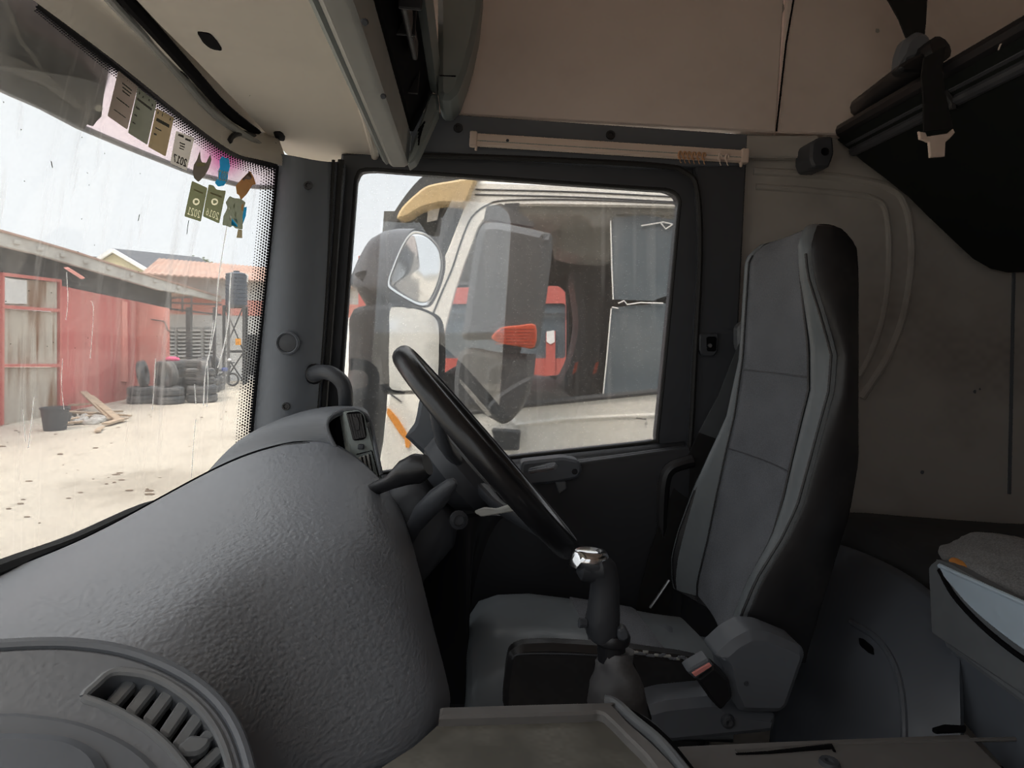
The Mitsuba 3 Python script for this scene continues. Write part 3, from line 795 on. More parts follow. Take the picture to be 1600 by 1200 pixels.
for z in zs:
    nS, nB, bS, fS, fB = (float(c(z)) for c in (nearS, nearB, backS, farS, farB))
    d = ZT - z
    k = math.sqrt(max(0.0, 1 - (1 - min(d, .05) / .05) ** 2))           # rounded top
    k = 0.22 + 0.78 * k
    xm, ym = (nS + bS) / 2, (YN + YF) / 2
    sq = lambda x, y: (xm + (x - xm) * (0.45 + .55 * k), ym + (y - ym) * (0.82 + .18 * k))
    pts = [(nB + .012, YN + .0), ((nB + bS) / 2, YN - .006), (bS - .008, YN + .006), (bS, YN + .03), (bS + .004, ym), (bS, YF - .03), (bS - .01, YF - .004), ((fB + bS) / 2, YF + .004), (fB + .014, YF), (fB, YF - .012),
           (fS + .008, 1.55), ((fS + nS) / 2 + .012, ym), (nS + .008, 1.29), (nB + .002, YN + .012)]
    core.append([(*sq(*p), z) for p in pts])
    fab.append([(*sq(nS + (fS - nS) * t - .004 + .012 * math.sin(math.pi * t), 1.285 + (1.555 - 1.285) * t), z) for t in np.linspace(0, 1, 9)])
    bn.append([(*sq(nS + (nB - nS) * t - .004 - .010 * math.sin(math.pi * t), 1.285 + (YN - 1.285) * t), z) for t in np.linspace(0, 1, 6)])
    bf.append([(*sq(fS + (fB - fS) * t - .004 - .010 * math.sin(math.pi * t), 1.555 + (YF - 1.555) * t), z) for t in np.linspace(0, 1, 6)])
core = np.array(core)
core2 = np.array([cr(c, 3, True) for c in core])
br = put('backrest', loft(core2), 'black_vinyl', seat, smooth=60)
put('centre_panel', shell(fab, (.012, 0, 0)), 'seat_fabric', br, smooth=60, label='grey woven fabric panel')
put('bolster', shell(bn, (.010, 0, 0)), 'seat_vinyl', br, smooth=60)
put('bolster', shell(bf, (.010, 0, 0)), 'seat_vinyl', br, smooth=60)
fa = np.array(fab)
put('piping', tube(fa[3:, 0] + [-.003, 0, 0], .0022, 6), 'plastic_black', br)
put('piping', tube(fa[3:, -1] + [-.003, 0, 0], .0018, 6), 'plastic_black', br)
bb = np.array(bn)
put('piping', tube(bb[5:, -1] + [-.002, -.002, 0], .0022, 6), 'plastic_black', br)
for pz in (590, 742):
    z = cy(1230, pz, 1.3)[2]
    j = int(np.argmin(abs(zs - z)))
    put('stitching', tube(fa[j] + [-.0015, 0, 0], .0013, 5), 'plastic_dark', br)

# cushion: sections from the front edge back
cush = []
zt = lambda y: np.interp(y, [1.24, 1.30, 1.42, 1.55, 1.62], [-.562, -.545, -.552, -.565, -.585])
for x, lift, top, shr in ((.040, -.16, .05, .035), (.028, -.10, .02, .012), (.030, -.055, .01, .004), (.05, -.02, .003, 0), (.09, -.004, 0, 0), (.16, .002, 0, 0), (.24, -.004, 0, 0), (.34, -.016, 0, 0), (.44, -.03, 0, 0), (.50, -.035, 0, 0)):
    yy = np.linspace(1.235 + shr, 1.615 - shr, 15)
    up_ = [(x, y, zt(y) + lift - 0.03 * (abs((y - 1.425) / .19) ** 6)) for y in yy]
    dn = [(x + .01, 1.615 - shr, -.70), (x + .01, 1.425, -.71), (x + .01, 1.235 + shr, -.70)]
    cush.append(up_ + dn)
cu_ = put('cushion', loft([np.vstack([c[0:1], cr(c, 2, True)[1:]]) for c in map(np.array, cush)]), 'seat_vinyl', seat, smooth=60)
put('cushion_fabric', shell([[(x, y, zt(y) - .016 * (x - .2) / .14 * (x > .2) + .0015 + (-.012 if x > .40 else 0)) for y in np.linspace(1.30, 1.55, 10)] for x in np.linspace(.25, .46, 10)], (0, 0, -.01)), 'seat_fabric', cu_)
sp_ = [(792, 1040), (796, 1020), (815, 1010), (860, 1008), (960, 1014), (1060, 1026), (1100, 1034), (1120, 1110), (1100, 1150), (830, 1150), (785, 1140), (786, 1080)]
put('side_panel', slab_px(sp_, 1.215, 0.03, 0.010, r=10), 'black_vinyl', cu_)
put('side_seam', tube(cr([cy(a, b, 1.213) for a, b in ((800, 1030), (815, 1022), (890, 1022), (960, 1026))], 4), .0018, 5), 'plastic_dark', cu_)
for k in range(16):
    a = 992 + k * 5.6
    c = cy(a, 1019 + k * .85 + random.uniform(-3, 2), 1.212)
    put('tear', rbox((.012 * random.uniform(.5, 1.2), .004, .0045), .0012, c), 'seat_fabric' if k % 3 else 'console_pale', cu_)
put('front_skirt', rbox((.36, .34, .34), .03, (.30, 1.43, -.86)), 'plastic_black', seat)
# recliner cover with the belt buckle
rc = put('recliner_cover', slab_px([(1119, 1030), (1147, 1004), (1174, 989), (1202, 991), (1258, 1014), (1262, 1028), (1234, 1108), (1222, 1118), (1158, 1117), (1142, 1085), (1135, 1046)], 1.13, 0.07, 0.012, r=8), 'pillar_grey', seat)
put('screw', lathe([(.004, 0), (.003, .003), (0, .003)], cy(1166, 1068, 1.13), (0, -1, 0), 8), 'plastic_dark', rc)
put('seat_base', slab_px([(1000, 1112), (1040, 1100), (1120, 1092), (1150, 1110), (1216, 1120), (1212, 1148), (1046, 1165), (1010, 1150)], 1.15, 0.30, 0.012, r=8), 'pillar_grey', seat)
put('base_knob', lathe([(.012, 0), (.011, .006), (.006, .008), (0, .006)], cy(1137, 1126, 1.15), (0, -1, 0), 14), 'plastic_dark', seat)
bk = thing('belt_buckle', 'seat belt buckle with a red release button beside the driver seat', 'buckle')
put('stalk', slab_px([(1088, 1062), (1116, 1040), (1140, 1062), (1146, 1090), (1128, 1112), (1112, 1096)], 1.115, 0.03, 0.005, r=6), 'plastic_black', bk)
ax1 = cy(1112, 1036, 1.10) - cy(1080, 1056, 1.10)
put('head', slab_px([(1073, 1050), (1080, 1044), (1107, 1029), (1115, 1041), (1087, 1062)], 1.10, 0.03, 0.003, r=3), 'pillar_grey', bk)
put('button', slab_px([(1081, 1052), (1109, 1036), (1113, 1041), (1087, 1058)], 1.097, 0.01, 0.001, r=2), 'buckle_red', bk)

# seat belt
belt = thing('seat_belt', 'grey seat belt webbing running from a pillar guide down behind the driver seat', 'seat belt')
gd = put('guide', slab_px([(1153, 512), (1160, 503), (1175, 500), (1180, 545), (1158, 553), (1153, 540)], 1.70, 0.03, 0.005, r=6), 'plastic_grey', belt)
put('guide_slot', slab_px([(1160, 534), (1168, 526), (1176, 526), (1176, 536), (1163, 540)], 1.698, 0.004, r=2), 'void_black', gd)
bp_ = [(1165, 538, 1.70, 9), (1152, 575, 1.70, 11), (1135, 622, 1.70, 12), (1110, 682, 1.695, 18), (1085, 740, 1.69, 20), (1058, 810, 1.68, 22), (1040, 870, 1.67, 24), (1024, 930, 1.66, 24), (1012, 980, 1.65, 22)]
L_ = [[cy(a - w, b - w * .35, y), cy(a + w, b + w * .35, y)] for a, b, y, w in bp_]
put('webbing', shell([r for r in L_[:4]], (0, .003, 0)), 'webbing', belt)
put('lower_webbing', shell([r for r in L_[3:]], (0, .003, 0)), 'webbing_black', belt)
put('anchor', tube([cy(a, b, 1.64) for a, b in ((1016, 950), (1030, 930), (1046, 906))], .004, 8), 'steel', belt)

# ------------------------------------------------------------------ gear lever
gl = thing('gear_lever', 'black gear lever with chrome topped grip and leather boot beside the seat', 'gear lever')
D = 1.02
lv = lambda *ps: np.array([cd(a, b, D) for a, b in ps])
rr_ = [cd(963 + 3 * math.sin(i * 2.1), b, D) for i, b in enumerate((1150, 1120, 1090, 1064, 1048, 1036, 1026, 1015))]
bt = []
for i, (c, w) in enumerate(zip(rr_, (.046, .044, .042, .037, .031, .027, .0235, .0225))):
    bt.append([c + w * (1 + .09 * math.sin(3 * t + i * 1.3) + .05 * math.sin(7 * t + i)) * np.array([math.cos(t), math.sin(t), 0]) for t in np.arange(24) * 2 * math.pi / 24])
put('boot', loft(bt), 'boot_leather', gl, smooth=50)
put('shaft', tube(lv((956, 1030), (955, 1008), (954, 990)), .0205, 16), 'plastic_black', gl)
put('collar', lathe([(.022, -.010), (.027, -.006), (.028, .002), (.025, .008), (.02, .010)], cd(955, 995, D), (0.02, 0, 1), 22), 'plastic_black', gl)
put('lock_ring', slab([cd(a, b, D - .028) for a, b in rr([(966, 984), (978, 983), (984, 990), (983, 999), (974, 1004), (966, 1000)], 4)], (0, .02, 0), .003), 'plastic_dark', gl)
grip = []
for (a, b, w, wy) in ((944, 998, 22, .024), (942, 990, 26, .026), (941, 970, 26.5, .026), (943, 955, 25, .026), (944, 935, 23, .024), (945, 915, 22, .023), (942, 900, 24, .024), (933, 888, 31, .026), (929, 878, 33, .027), (926, 872, 30, .026), (922, 867, 26, .022)):
    c = cd(a, b, D)
    wx = w / F * D
    grip.append([c + np.array([wx * np.sign(math.cos(t)) * abs(math.cos(t)) ** .8, wy * np.sign(math.sin(t)) * abs(math.sin(t)) ** .8, 0]) for t in np.arange(24) * 2 * math.pi / 24])
g_ = put('grip', loft(grip), 'door_trim', gl, smooth=50)
nose = [cd(a, b, D - .004) for a, b in ((940, 884), (925, 886), (910, 885), (902, 883))]
put('nose', tube(nose, [.024, .022, .020, .010], 16), 'door_trim', gl)
cap = []
for (px0, px1, py, s) in ((889, 950, 872, 1), (890, 951, 866, 1), (895, 948, 861, .85), (905, 938, 858.5, .5)):
    c = cd((px0 + px1) / 2, py, D)
    wx = (px1 - px0) / 2 / F * D
    cap.append([c + np.array([wx * math.cos(t), .027 * s * math.sin(t), 0.0]) + np.array([0, 0, -.010 if (math.cos(t) < -.7 and py > 862) else 0]) for t in np.arange(24) * 2 * math.pi / 24])
put('chrome_cap', loft(cap), 'chrome', gl, smooth=50, label='chrome cap on top of the grip')
put('button', tube([cd(916, 974, D - .01), cd(905, 973, D - .012)], [.006, .007], 10), 'plastic_dark', gl)

# ------------------------------------------------------------------ engine tunnel: tray and cover
tray = thing('console_tray', 'dusty grey console tray with rubber mat in front of the gear lever', 'tray')
Zt = cd(820, 1100, .90)[2]
tz = lambda a, b, o=0.0: cz(a, b, Zt + o)
rim = [(688, 1104), (940, 1097), (958, 1102), (985, 1130), (1025, 1165), (1062, 1205), (1100, 1260), (1120, 1340)]
inn = [(686, 1120), (900, 1114), (936, 1112), (952, 1122), (980, 1150), (1010, 1180), (1034, 1215), (1050, 1250), (1066, 1340)]
r3, i3 = np.array([tz(a, b) for a, b in cr(rim, 4)]), np.array([tz(a, b) for a, b in cr(inn, 4)])
put('rim', slab(np.vstack([r3, i3[::-1]]), (0, 0, -.06), .003), 'cover_brown', tray)
put('mat', slab([tz(a, b, -.012) for a, b in rr([(530, 1242), (586, 1206), (648, 1166), (688, 1130), (704, 1108), (940, 1100), (985, 1140), (1062, 1215), (1090, 1335), (470, 1335)], 8)], (0, 0, -.02)), 'mat_rubber', tray)
put('edge_trim', tube(cr([tz(a, b, -.006) for a, b in ((944, 1096), (962, 1101), (992, 1128), (1030, 1160), (1068, 1205), (1108, 1260))], 5), .008, 10), 'plastic_grey', tray)
put('gap', tube(cr([tz(a, b, -.016) for a, b in ((975, 1112), (1006, 1130), (1040, 1160), (1076, 1205), (1116, 1260))], 5), .007, 8), 'void_black', tray)
put('outer_lip', tube(cr([tz(a, b, -.02) for a, b in ((980, 1118), (1000, 1122), (1030, 1145), (1060, 1185), (1086, 1225), (1110, 1270))], 5), .005, 8), 'pillar_grey', tray)
ec_ = thing('engine_cover', 'flat grey brown cover across the floor behind the console tray, cracked along one edge', 'floor cover')
ez = lambda a, b, o=0.0: cz(a, b, -.535 + o)
put('top', slab([ez(a, b) for a, b in rr([(1030, 1164), (1200, 1156), (1512, 1144), (1560, 1190), (1720, 1330), (1040, 1330)], 6)], (0, 0, -.05), .006), 'cover_brown', ec_)
put('crack', tube([ez(a, b, .001) for a, b in ((1150, 1178), (1200, 1176), (1255, 1171), (1300, 1167), (1304, 1174))], [.0012, .002, .003, .004, .002], 6), 'void_black', ec_)
put('ridge', tube([ez(a, b, .0) for a, b in ((1150, 1174), (1220, 1168), (1303, 1162), (1700, 1152))], .003, 6), 'cover_brown', ec_)
put('catch', lathe([(.014, 0), (.012, .005), (.006, .005), (.005, .001), (0, .001)], ez(1296, 1194), (0, 0, 1), 14), 'plastic_dark', ec_)
put('floor_gap', slab([ez(a, b, .002) for a, b in rr([(1455, 1142), (1475, 1136), (1510, 1138), (1508, 1145), (1462, 1147)], 3)], (0, 0, .004)), 'void_black', ec_)

# ------------------------------------------------------------------ bunks and the box by the bunk
bunk = thing('lower_bunk', 'dark lower bunk mattress across the back of the cab behind the seat', 'bunk')
zm = -.40
gm_ = []
for y in np.linspace(.25, 1.77, 24):
    row = []
    for x, dz in ((.92, -.16), (.915, -.12), (.92, -.05), (.935, -.015), (.97, 0), (1.05, .006), (1.15, .008), (1.42, .004), (1.56, 0)):
        w = .012 * math.sin(y * 6.1 + x * 5) * (dz > -.03)
        row.append((x + .012 * math.sin(y * 3.1), y, zm + dz + w))
    gm_.append(row)
put('mattress', shell(gm_, (.02, 0, -.03)), 'bunk_fabric', bunk, smooth=50)
put('front_board', box((.95, .25, -.62), (1.0, 1.77, -.53)), 'plastic_black', bunk)
BR = [[(1255, 845, 1.72), (1330, 862, 1.56), (1400, 895, 1.40), (1450, 930, 1.29), (1510, 990, 1.18)],
      [(1225, 950, 1.60), (1300, 960, 1.44), (1380, 960, 1.32), (1440, 990, 1.23), (1500, 1030, 1.14)],
      [(1210, 1060, 1.50), (1290, 1065, 1.34), (1370, 1060, 1.22), (1430, 1080, 1.15), (1500, 1095, 1.10)],
      [(1200, 1180, 1.40), (1280, 1180, 1.26), (1370, 1180, 1.15), (1430, 1190, 1.10), (1500, 1200, 1.06)]]
bg = resample([[cd(*q) for q in r] for r in BR], 24, 28)
bg_tri = np.asarray(grid_mesh(bg).triangles)
bpn = put('base_panel', shell(bg, (.02, .02, 0)), 'panel_blue_grey', bunk, smooth=60)
put('panel_slot', slab([on_tri(a, b, bg_tri, .001) for a, b in rr([(1342, 997), (1350, 999), (1365, 1012), (1366, 1024), (1357, 1020), (1343, 1008)], 3)], (.004, .012, 0)), 'void_black', bpn)
put('panel_crease', tube(np.array([on_tri(a, b, bg_tri) for a, b in cr([(1330, 972), (1372, 1000), (1398, 1040), (1410, 1090), (1413, 1140), (1412, 1190)], 5)]), .006, 8), 'panel_blue_grey', bpn)

ub = thing('upper_bunk', 'dark folded upper bunk with ribbed rail hanging at the back of the cab', 'bunk')
sec_ = [(1308, 218), (1325, 232), (1345, 250), (1380, 276), (1420, 308), (1450, 338), (1490, 376), (1520, 404), (1548, 420), (1575, 426), (1640, 424), (1700, 400), (1700, 250), (1330, 205)]
a_ = np.array([cy(p, q, 1.745) for p, q in sec_])
put('body', loft([a_ * 1.0 + [0, dy, 0.012 * abs(dy)] for dy in np.linspace(0, -1.3, 14)]), 'bunk_dark', ub, smooth=40)
e0 = cy(1316, 222, 1.74)
for o, r in (((0, 0, .028), .02), ((.015, 0, -.002), .009), ((.03, 0, -.022), .012)):
    p = e0 + np.array(o)
    put('rail', tube([p + [0, -t, .012 * t] for t in np.linspace(0, 1.3, 8)], r, 10), 'plastic_black' if r > .015 else 'plastic_dark', ub)
put('edge_pad', tube(cr([cy(a, b, y) for a, b, y in ((1345, 168, 1.70), (1370, 150, 1.6), (1410, 120, 1.5), (1440, 96, 1.4), (1470, 75, 1.35))], 5), .026, 12), 'plastic_black', ub)
hb = put('hinge_bracket', slab_px([(1268, 222), (1280, 214), (1302, 212), (1304, 240), (1296, 262), (1272, 262), (1266, 248)], 1.68, 0.08, 0.006, r=5), 'plastic_dark', ub)
put('hinge_pin', lathe([(.010, 0), (.009, .003), (.006, .001), (0, .001)], cy(1289, 237, 1.68), (0, -1, 0), 14), 'void_black', hb)
for k, (a, b) in enumerate(((1560, 78), (1570, 70), (1582, 66), (1592, 62))):
    put('scratch', tube([cy(a, b, 1.185), cy(a + 3, b - 8, 1.185), cy(a + 9, b - 14, 1.185)], .0013, 5), 'liner_beige', ub)
bs = thing('bunk_strap', 'black strap with pale metal tongue hanging in front of the upper bunk', 'strap')
put('upper_webbing', shell([[cy(a, b, 1.40), cy(c, d, 1.40)] for a, b, c, d in ((1340, -160, 1400, -160), (1386, -4, 1449, -4), (1405, 30, 1447, 35), (1416, 58, 1444, 62))], (0, .004, 0)), 'webbing_black', bs)
put('strap_shell', slab_px([(1416, 60), (1436, 46), (1452, 50), (1462, 66), (1452, 84), (1420, 96), (1406, 108), (1408, 84)], 1.38, 0.03, 0.01, r=8), 'pillar_grey', bs)
put('guide', slab_px([(1404, 104), (1420, 92), (1470, 70), (1482, 76), (1478, 92), (1452, 104), (1440, 112), (1412, 112)], 1.36, 0.03, 0.005, r=5), 'plastic_black', bs)
put('webbing', shell([[cy(a, b, 1.33), cy(c, d, 1.33)] for a, b, c, d in ((1444, 90, 1478, 72), (1440, 120, 1472, 110), (1443, 150, 1478, 150), (1444, 205, 1490, 200))], (0, .004, 0)), 'webbing_black', bs)
put('tongue', slab_px([(1436, 205), (1447, 207), (1449, 213), (1482, 208), (1490, 201), (1493, 207), (1484, 217), (1478, 222), (1477, 244), (1454, 246), (1452, 222), (1438, 217)], 1.32, 0.006, 0.0015), 'cream_plastic', bs)
put('loop', tube([cy(a, b, 1.36) for a, b in ((1475, 142), (1488, 160), (1489, 172))], .009, 8), 'plastic_black', bs)

fb = thing('storage_drawer', 'grey drawer with pale blue inner wall pulled out in front of the lower bunk', 'drawer')
XP = .80
px_ = lambda pts, x: [cx(a, b, x) for a, b in pts]
put('front_board', slab(px_(rr([(1449, 884), (1462, 874), (1480, 880), (1800, 1062), (1800, 1225), (1454, 990)], 5), XP), (.022, 0, 0), .004), 'plastic_grey', fb)
put('liner', slab(px_(cr([(1470, 885), (1600, 944), (1800, 1040), (1800, 1170), (1640, 1045), (1580, 1002), (1530, 962), (1495, 926)], 3, True), XP - .004), (.004, 0, 0), .0015), 'tray_blue', fb, label='pale blue inner wall')
put('liner_edge', tube(px_([(1468, 884), (1600, 943), (1800, 1038)], XP - .004), .004, 8), 'tray_blue', fb)
put('curved_groove', tube(cr(px_([(1468, 890), (1490, 930), (1530, 974), (1580, 1016), (1640, 1058), (1780, 1165)], XP - .003), 5), .004, 8), 'void_black', fb)
c0 = cx(1460, 880, XP)
put('end_board', box((XP + .01, c0[1] - .02, c0[2] - .10), (XP + .125, c0[1] + .01, c0[2] + .004)), 'plastic_grey', fb)
put('bottom', box((XP + .01, .4, c0[2] - .105), (XP + .125, c0[1], c0[2] - .09)), 'plastic_grey', fb)
lb = thing('under_bunk_cabinet', 'dark blue grey cabinet with open end below the storage drawer', 'cabinet')
put('front', slab(px_(rr([(1483, 1008), (1800, 1240), (1800, 1500), (1560, 1196), (1512, 1142), (1484, 1110)], 8), XP + .02), (.06, 0, 0), .006), 'panel_blue_grey', lb)
put('top_edge', tube(px_([(1486, 1004), (1800, 1234)], XP + .026), .010, 8), 'plastic_grey', lb)
bl = thing('folded_blanket', 'crumpled grey blanket lying in the drawer by the bunk', 'blanket')
bm = trimesh.creation.icosphere(4)
v = np.asarray(bm.vertices)
v = v * [.09, .16, .055] * (1 + .28 * (meshkit.fbm(v * 1.8 + 5, 4, 3) - .5))[:, None]
put('cloth', xform(tm(v, bm.faces), None, cd(1580, 893, 1.13) + [0.03, 0, -.01]), 'blanket', bl, smooth=True)
oc = thing('cleaning_rag', 'small orange rag tucked in the near corner of the drawer', 'rag')
bm2 = trimesh.creation.icosphere(3)
v = np.asarray(bm2.vertices)
v = v * [.020, .026, .016] * (1 + .5 * (meshkit.fbm(v * 2.2 + 1, 3, 8) - .5))[:, None]
put('cloth', xform(tm(v, bm2.faces), None, cx(1501, 889, XP + .03)), 'orange_cloth', oc, smooth=True)

# ------------------------------------------------------------------ on the windscreen: permits, visor, drips
STN = np.array([0.80, -0.55, -0.2]) / np.linalg.norm([0.80, -0.55, -0.2])
q4 = lambda pts: [(150 + a / 4, 90 + b / 4) for a, b in pts]
def thin_paper(key, c):
    scene[key] = {'type': 'principledthin', 'base_color': {'type': 'rgb', 'value': [min(.95, 1.45 * v) for v in c]}, 'roughness': 0.9, 'diff_trans': 0.9, 'spec_trans': 0.0}


thin_paper('paper_pink', (0.36, 0.31, 0.27))
thin_paper('paper_green', (0.21, 0.23, 0.18))
thin_paper('paper_tan', (0.30, 0.25, 0.15))
thin_paper('paper_white', (0.52, 0.52, 0.46))
thin_paper('paper_olive', (0.24, 0.265, 0.19))
scene['paper_under'] = {'type': 'principledthin', 'base_color': {'type': 'rgb', 'value': [.95, .92, .66]}, 'roughness': .9, 'diff_trans': 1.75, 'spec_trans': 0.0}
thin_paper('paper_dark', (0.12, 0.11, 0.09))
thin_paper('paper_blue', (0.03, 0.28, 0.52))
thin_paper('paper_brown', (0.30, 0.17, 0.07))
pb('print_grey', (0.10, 0.10, 0.085), 0.8)
pb('print_pale', (0.34, 0.32, 0.17), 0.8)


def flat_on_screen(pxs, off, mat, name, parent=None, t=0.0008, **k):
    P = np.array([on_screen(a, b, off) for a, b in pxs])      # paper: one sheet
    import mapbox_earcut as ec
    _, e1, e2 = _basis(P)
    f = ec.triangulate_float64(np.stack([P @ e1, P @ e2], 1), np.array([len(P)], np.uint32)).reshape(-1, 3)
    m = tm(P, f)
    return put(name, m, mat, parent, smooth=False, **k)


def text_on_screen(txt, quad, off, mat, parent, mirror=True, bold=True):
    """Lettering laid into the quad (corners: top left, top right, bottom right, bottom left), read from outside the cab, so reversed from inside."""
    t_ = meshkit.text_mesh(txt, 1.0, 0.02, bold=bold)
    v = np.asarray(t_.vertices)
    lo, hi = v.min(0), v.max(0)
    u, w = (v[:, 0] - lo[0]) / (hi[0] - lo[0]), (v[:, 1] - lo[1]) / (hi[1] - lo[1])
    if mirror:
        u = 1 - u
    A, B, C, D_ = (np.array(on_screen(*p, off)) for p in quad)
    P = ((1 - u) * w)[:, None] * A + (u * w)[:, None] * B + (u * (1 - w))[:, None] * C + ((1 - u) * (1 - w))[:, None] * D_
    P = P + STN * (0.0007 * (v[:, 2] > lo[2] + .005))[:, None]
    put('print', tm(P, t_.faces), mat, parent, smooth=False)


def text_tris(txt, quad):
    t_ = meshkit.text_mesh(txt, 1.0, 0.02)
    v = np.asarray(t_.vertices)
    lo, hi = v.min(0), v.max(0)
    u, w = 1 - (v[:, 0] - lo[0]) / (hi[0] - lo[0]), (v[:, 1] - lo[1]) / (hi[1] - lo[1])
    A, B, C, D_ = (np.array(p) for p in quad)
    P = ((1 - u) * w)[:, None] * A + (u * w)[:, None] * B + (u * (1 - w))[:, None] * C + ((1 - u) * (1 - w))[:, None] * D_
    f = np.asarray(t_.faces)
    top = (v[f][:, :, 2] > .01).all(1)
    return [P[q] for q in f[top]]


def poly_on_screen(poly, off, mat, name, parent):
    ms = []
    for g in getattr(poly, 'geoms', [poly]):
        if g.area > .05:
            v, f = trimesh.creation.triangulate_polygon(g, engine='earcut')
            ms.append(tm([on_screen(a, b, off) for a, b in v], f))
    put(name, join(*ms), mat, parent, smooth=False)


def inq(Q, u0, v0, u1, v1):
    Q = np.array(Q, float)
    f = lambda u, v: tuple((1 - u) * (1 - v) * Q[0] + u * (1 - v) * Q[1] + u * v * Q[2] + (1 - u) * v * Q[3])
    return [f(u0, v0), f(u1, v0), f(u1, v1), f(u0, v1)]


def permit(name, quad, mat, label, group=None, lines=(), year=None, ink='print_grey', seal=None, outline=None):
    Q = q4(quad)
    t = thing(name, label, 'sticker', group)
    O = sg.Polygon(rr(q4(outline) if outline else Q, 2.0)).buffer(0)
    cuts = []
    if year and ink == 'print_pale':                          # pale print: the pale layer shows through the dark one
        cuts += [sg.Polygon(p).buffer(0) for p in text_tris(year, inq(Q, .14, .70, .88, .92))]
    if seal:
        c, = [inq(Q, seal[0], seal[1], seal[0], seal[1])[0]]
        cuts.append(sg.Point(c).buffer(5.4).difference(sg.Polygon([(c[0] + 3 * math.cos(k) * (1 + .3 * math.cos(3 * k)), c[1] + 2.8 * math.sin(k)) for k in np.arange(12) * 2 * math.pi / 12])))
    if cuts:
        poly_on_screen(O, 0.0038, 'paper_under', 'pale_layer', t)
        O = O.difference(shapely.union_all(cuts))
    poly_on_screen(O, 0.0045, mat, 'paper', t)
    for u0, v0, u1, v1 in lines:
        flat_on_screen(inq(Q, u0, v0, u1, v1), 0.0052, ink, 'print_line', t, t=.0004)
    if year and not cuts:
        text_on_screen(year, inq(Q, .12, .68, .9, .92), .0054, ink, t)
    return t


permit('paper_permit', [(140, 80), (262, 180), (195, 450), (72, 365)], 'paper_pink', 'pinkish paper permit stuck at the top of the windscreen, largest of three', lines=[(.3, .16, .8, .19), (.34, .23, .8, .26), (.38, .30, .75, .33), (.2, .52, .85, .545), (.2, .78, .8, .80)])
permit('paper_permit', [(262, 185), (380, 280), (320, 545), (200, 470)], 'paper_green', 'grey green paper permit between the pinkish and the tan permit on the windscreen', lines=[(.1, .06, .16, .12), (.3, .08, .36, .13), (.6, .05, .66, .1), (.8, .1, .86, .15), (.08, .2, .85, .25), (.1, .38, .3, .42), (.1, .55, .25, .58), (.1, .72, .25, .75)])
permit('paper_permit', [(378, 315), (488, 375), (435, 618), (326, 558)], 'paper_tan', 'tan paper permit on the windscreen beside the white 2017 sticker', lines=[(.1, .06, .16, .12), (.35, .05, .4, .12), (.6, .05, .66, .12), (.8, .05, .85, .12), (.12, .22, .85, .30), (.15, .45, .5, .48), (.15, .6, .3, .64)])
permit('year_sticker', [(500, 458), (616, 500), (566, 706), (464, 658)], 'paper_white', 'white torn 2017 permit sticker on the windscreen', year='2017', lines=[(.15, .05, .45, .12), (.55, .1, .85, .16), (.3, .28, .6, .32), (.35, .36, .62, .40), (.32, .44, .6, .47)])
permit('year_sticker', [(600, 770), (697, 815), (655, 1025), (552, 992)], 'paper_olive', 'olive 2021 permit sticker on the windscreen, whole and lowest', year='2021', ink='print_pale', seal=(.5, .50, 'print_pale'), lines=[(.2, .18, .8, .22)])
permit('year_sticker', [(705, 792), (812, 832), (770, 1037), (668, 992)], 'paper_olive', 'green 2016 permit sticker with torn top beside the 2021 sticker', year='2016', ink='print_pale', seal=(.5, .44, 'paper_pink'),
       outline=[(705, 792), (735, 800), (752, 824), (785, 830), (812, 832), (770, 1037), (668, 992), (682, 905)], lines=[(.15, .2, .85, .25)])
t = permit('torn_sticker', [(606, 600), (722, 600), (700, 760), (612, 760)], 'paper_dark', 'dark ragged remains of a sticker beside the 2017 sticker on the windscreen', outline=[(612, 668), (630, 640), (650, 578), (655, 640), (672, 668), (690, 655), (715, 602), (722, 640), (706, 690), (680, 738), (640, 778), (612, 752), (605, 715)], lines=[(.2, .35, .7, .5)], ink='print_pale')
t = permit('torn_sticker', [(745, 615), (838, 630), (815, 790), (745, 790)], 'paper_blue', 'bright blue ragged remains of a sticker at the top of the windscreen', outline=[(772, 640), (790, 613), (808, 628), (830, 628), (838, 680), (826, 720), (822, 765), (800, 800), (762, 806), (742, 780), (764, 752), (762, 705), (775, 690)])
text_on_screen('2017', q4([(768, 700), (826, 712), (815, 775), (752, 765)]), .0054, 'paper_white', t)
t = permit('torn_sticker', [(870, 710), (1000, 740), (960, 880), (880, 860)], 'paper_brown', 'brown folded scrap of sticker near the pillar side of the windscreen', outline=[(962, 708), (985, 745), (1000, 792), (978, 795), (945, 850), (905, 892), (895, 860), (880, 852), (874, 800), (905, 765)])
flat_on_screen(q4([(958, 712), (975, 745), (962, 775), (930, 770), (912, 762)]), .0056, 'paper_dark', 'fold', t)
t = permit('torn_sticker', [(800, 865), (935, 905), (905, 1075), (790, 1045)], 'paper_olive', 'ragged green and blue sticker remains with a tan foot, lowest at the pillar side', outline=[(836, 865), (860, 878), (905, 882), (935, 905), (926, 935), (918, 1000), (916, 1075), (895, 1072), (868, 1066), (855, 1050), (838, 1062), (815, 1050), (790, 1048), (796, 990), (812, 960), (822, 935), (810, 905)])
flat_on_screen(q4([(943, 932), (936, 990), (918, 1040), (916, 990), (926, 935)]), .0050, 'paper_blue', 'blue_layer', t)
flat_on_screen(q4([(850, 1000), (880, 1010), (885, 1060), (845, 1045)]), .0056, 'paper_blue', 'blue_layer', t)
flat_on_screen(q4([(905, 905), (922, 915), (918, 960), (902, 950)]), .0056, 'paper_brown', 'tan_patch', t)
for a in ((835, 915), (860, 905), (838, 985), (868, 960)):
    flat_on_screen(q4([a, (a[0] + 8, a[1] + 10), (a[0] + 4, a[1] + 42), (a[0] - 6, a[1] + 30)]), .0056, 'paper_white', 'tear', t)
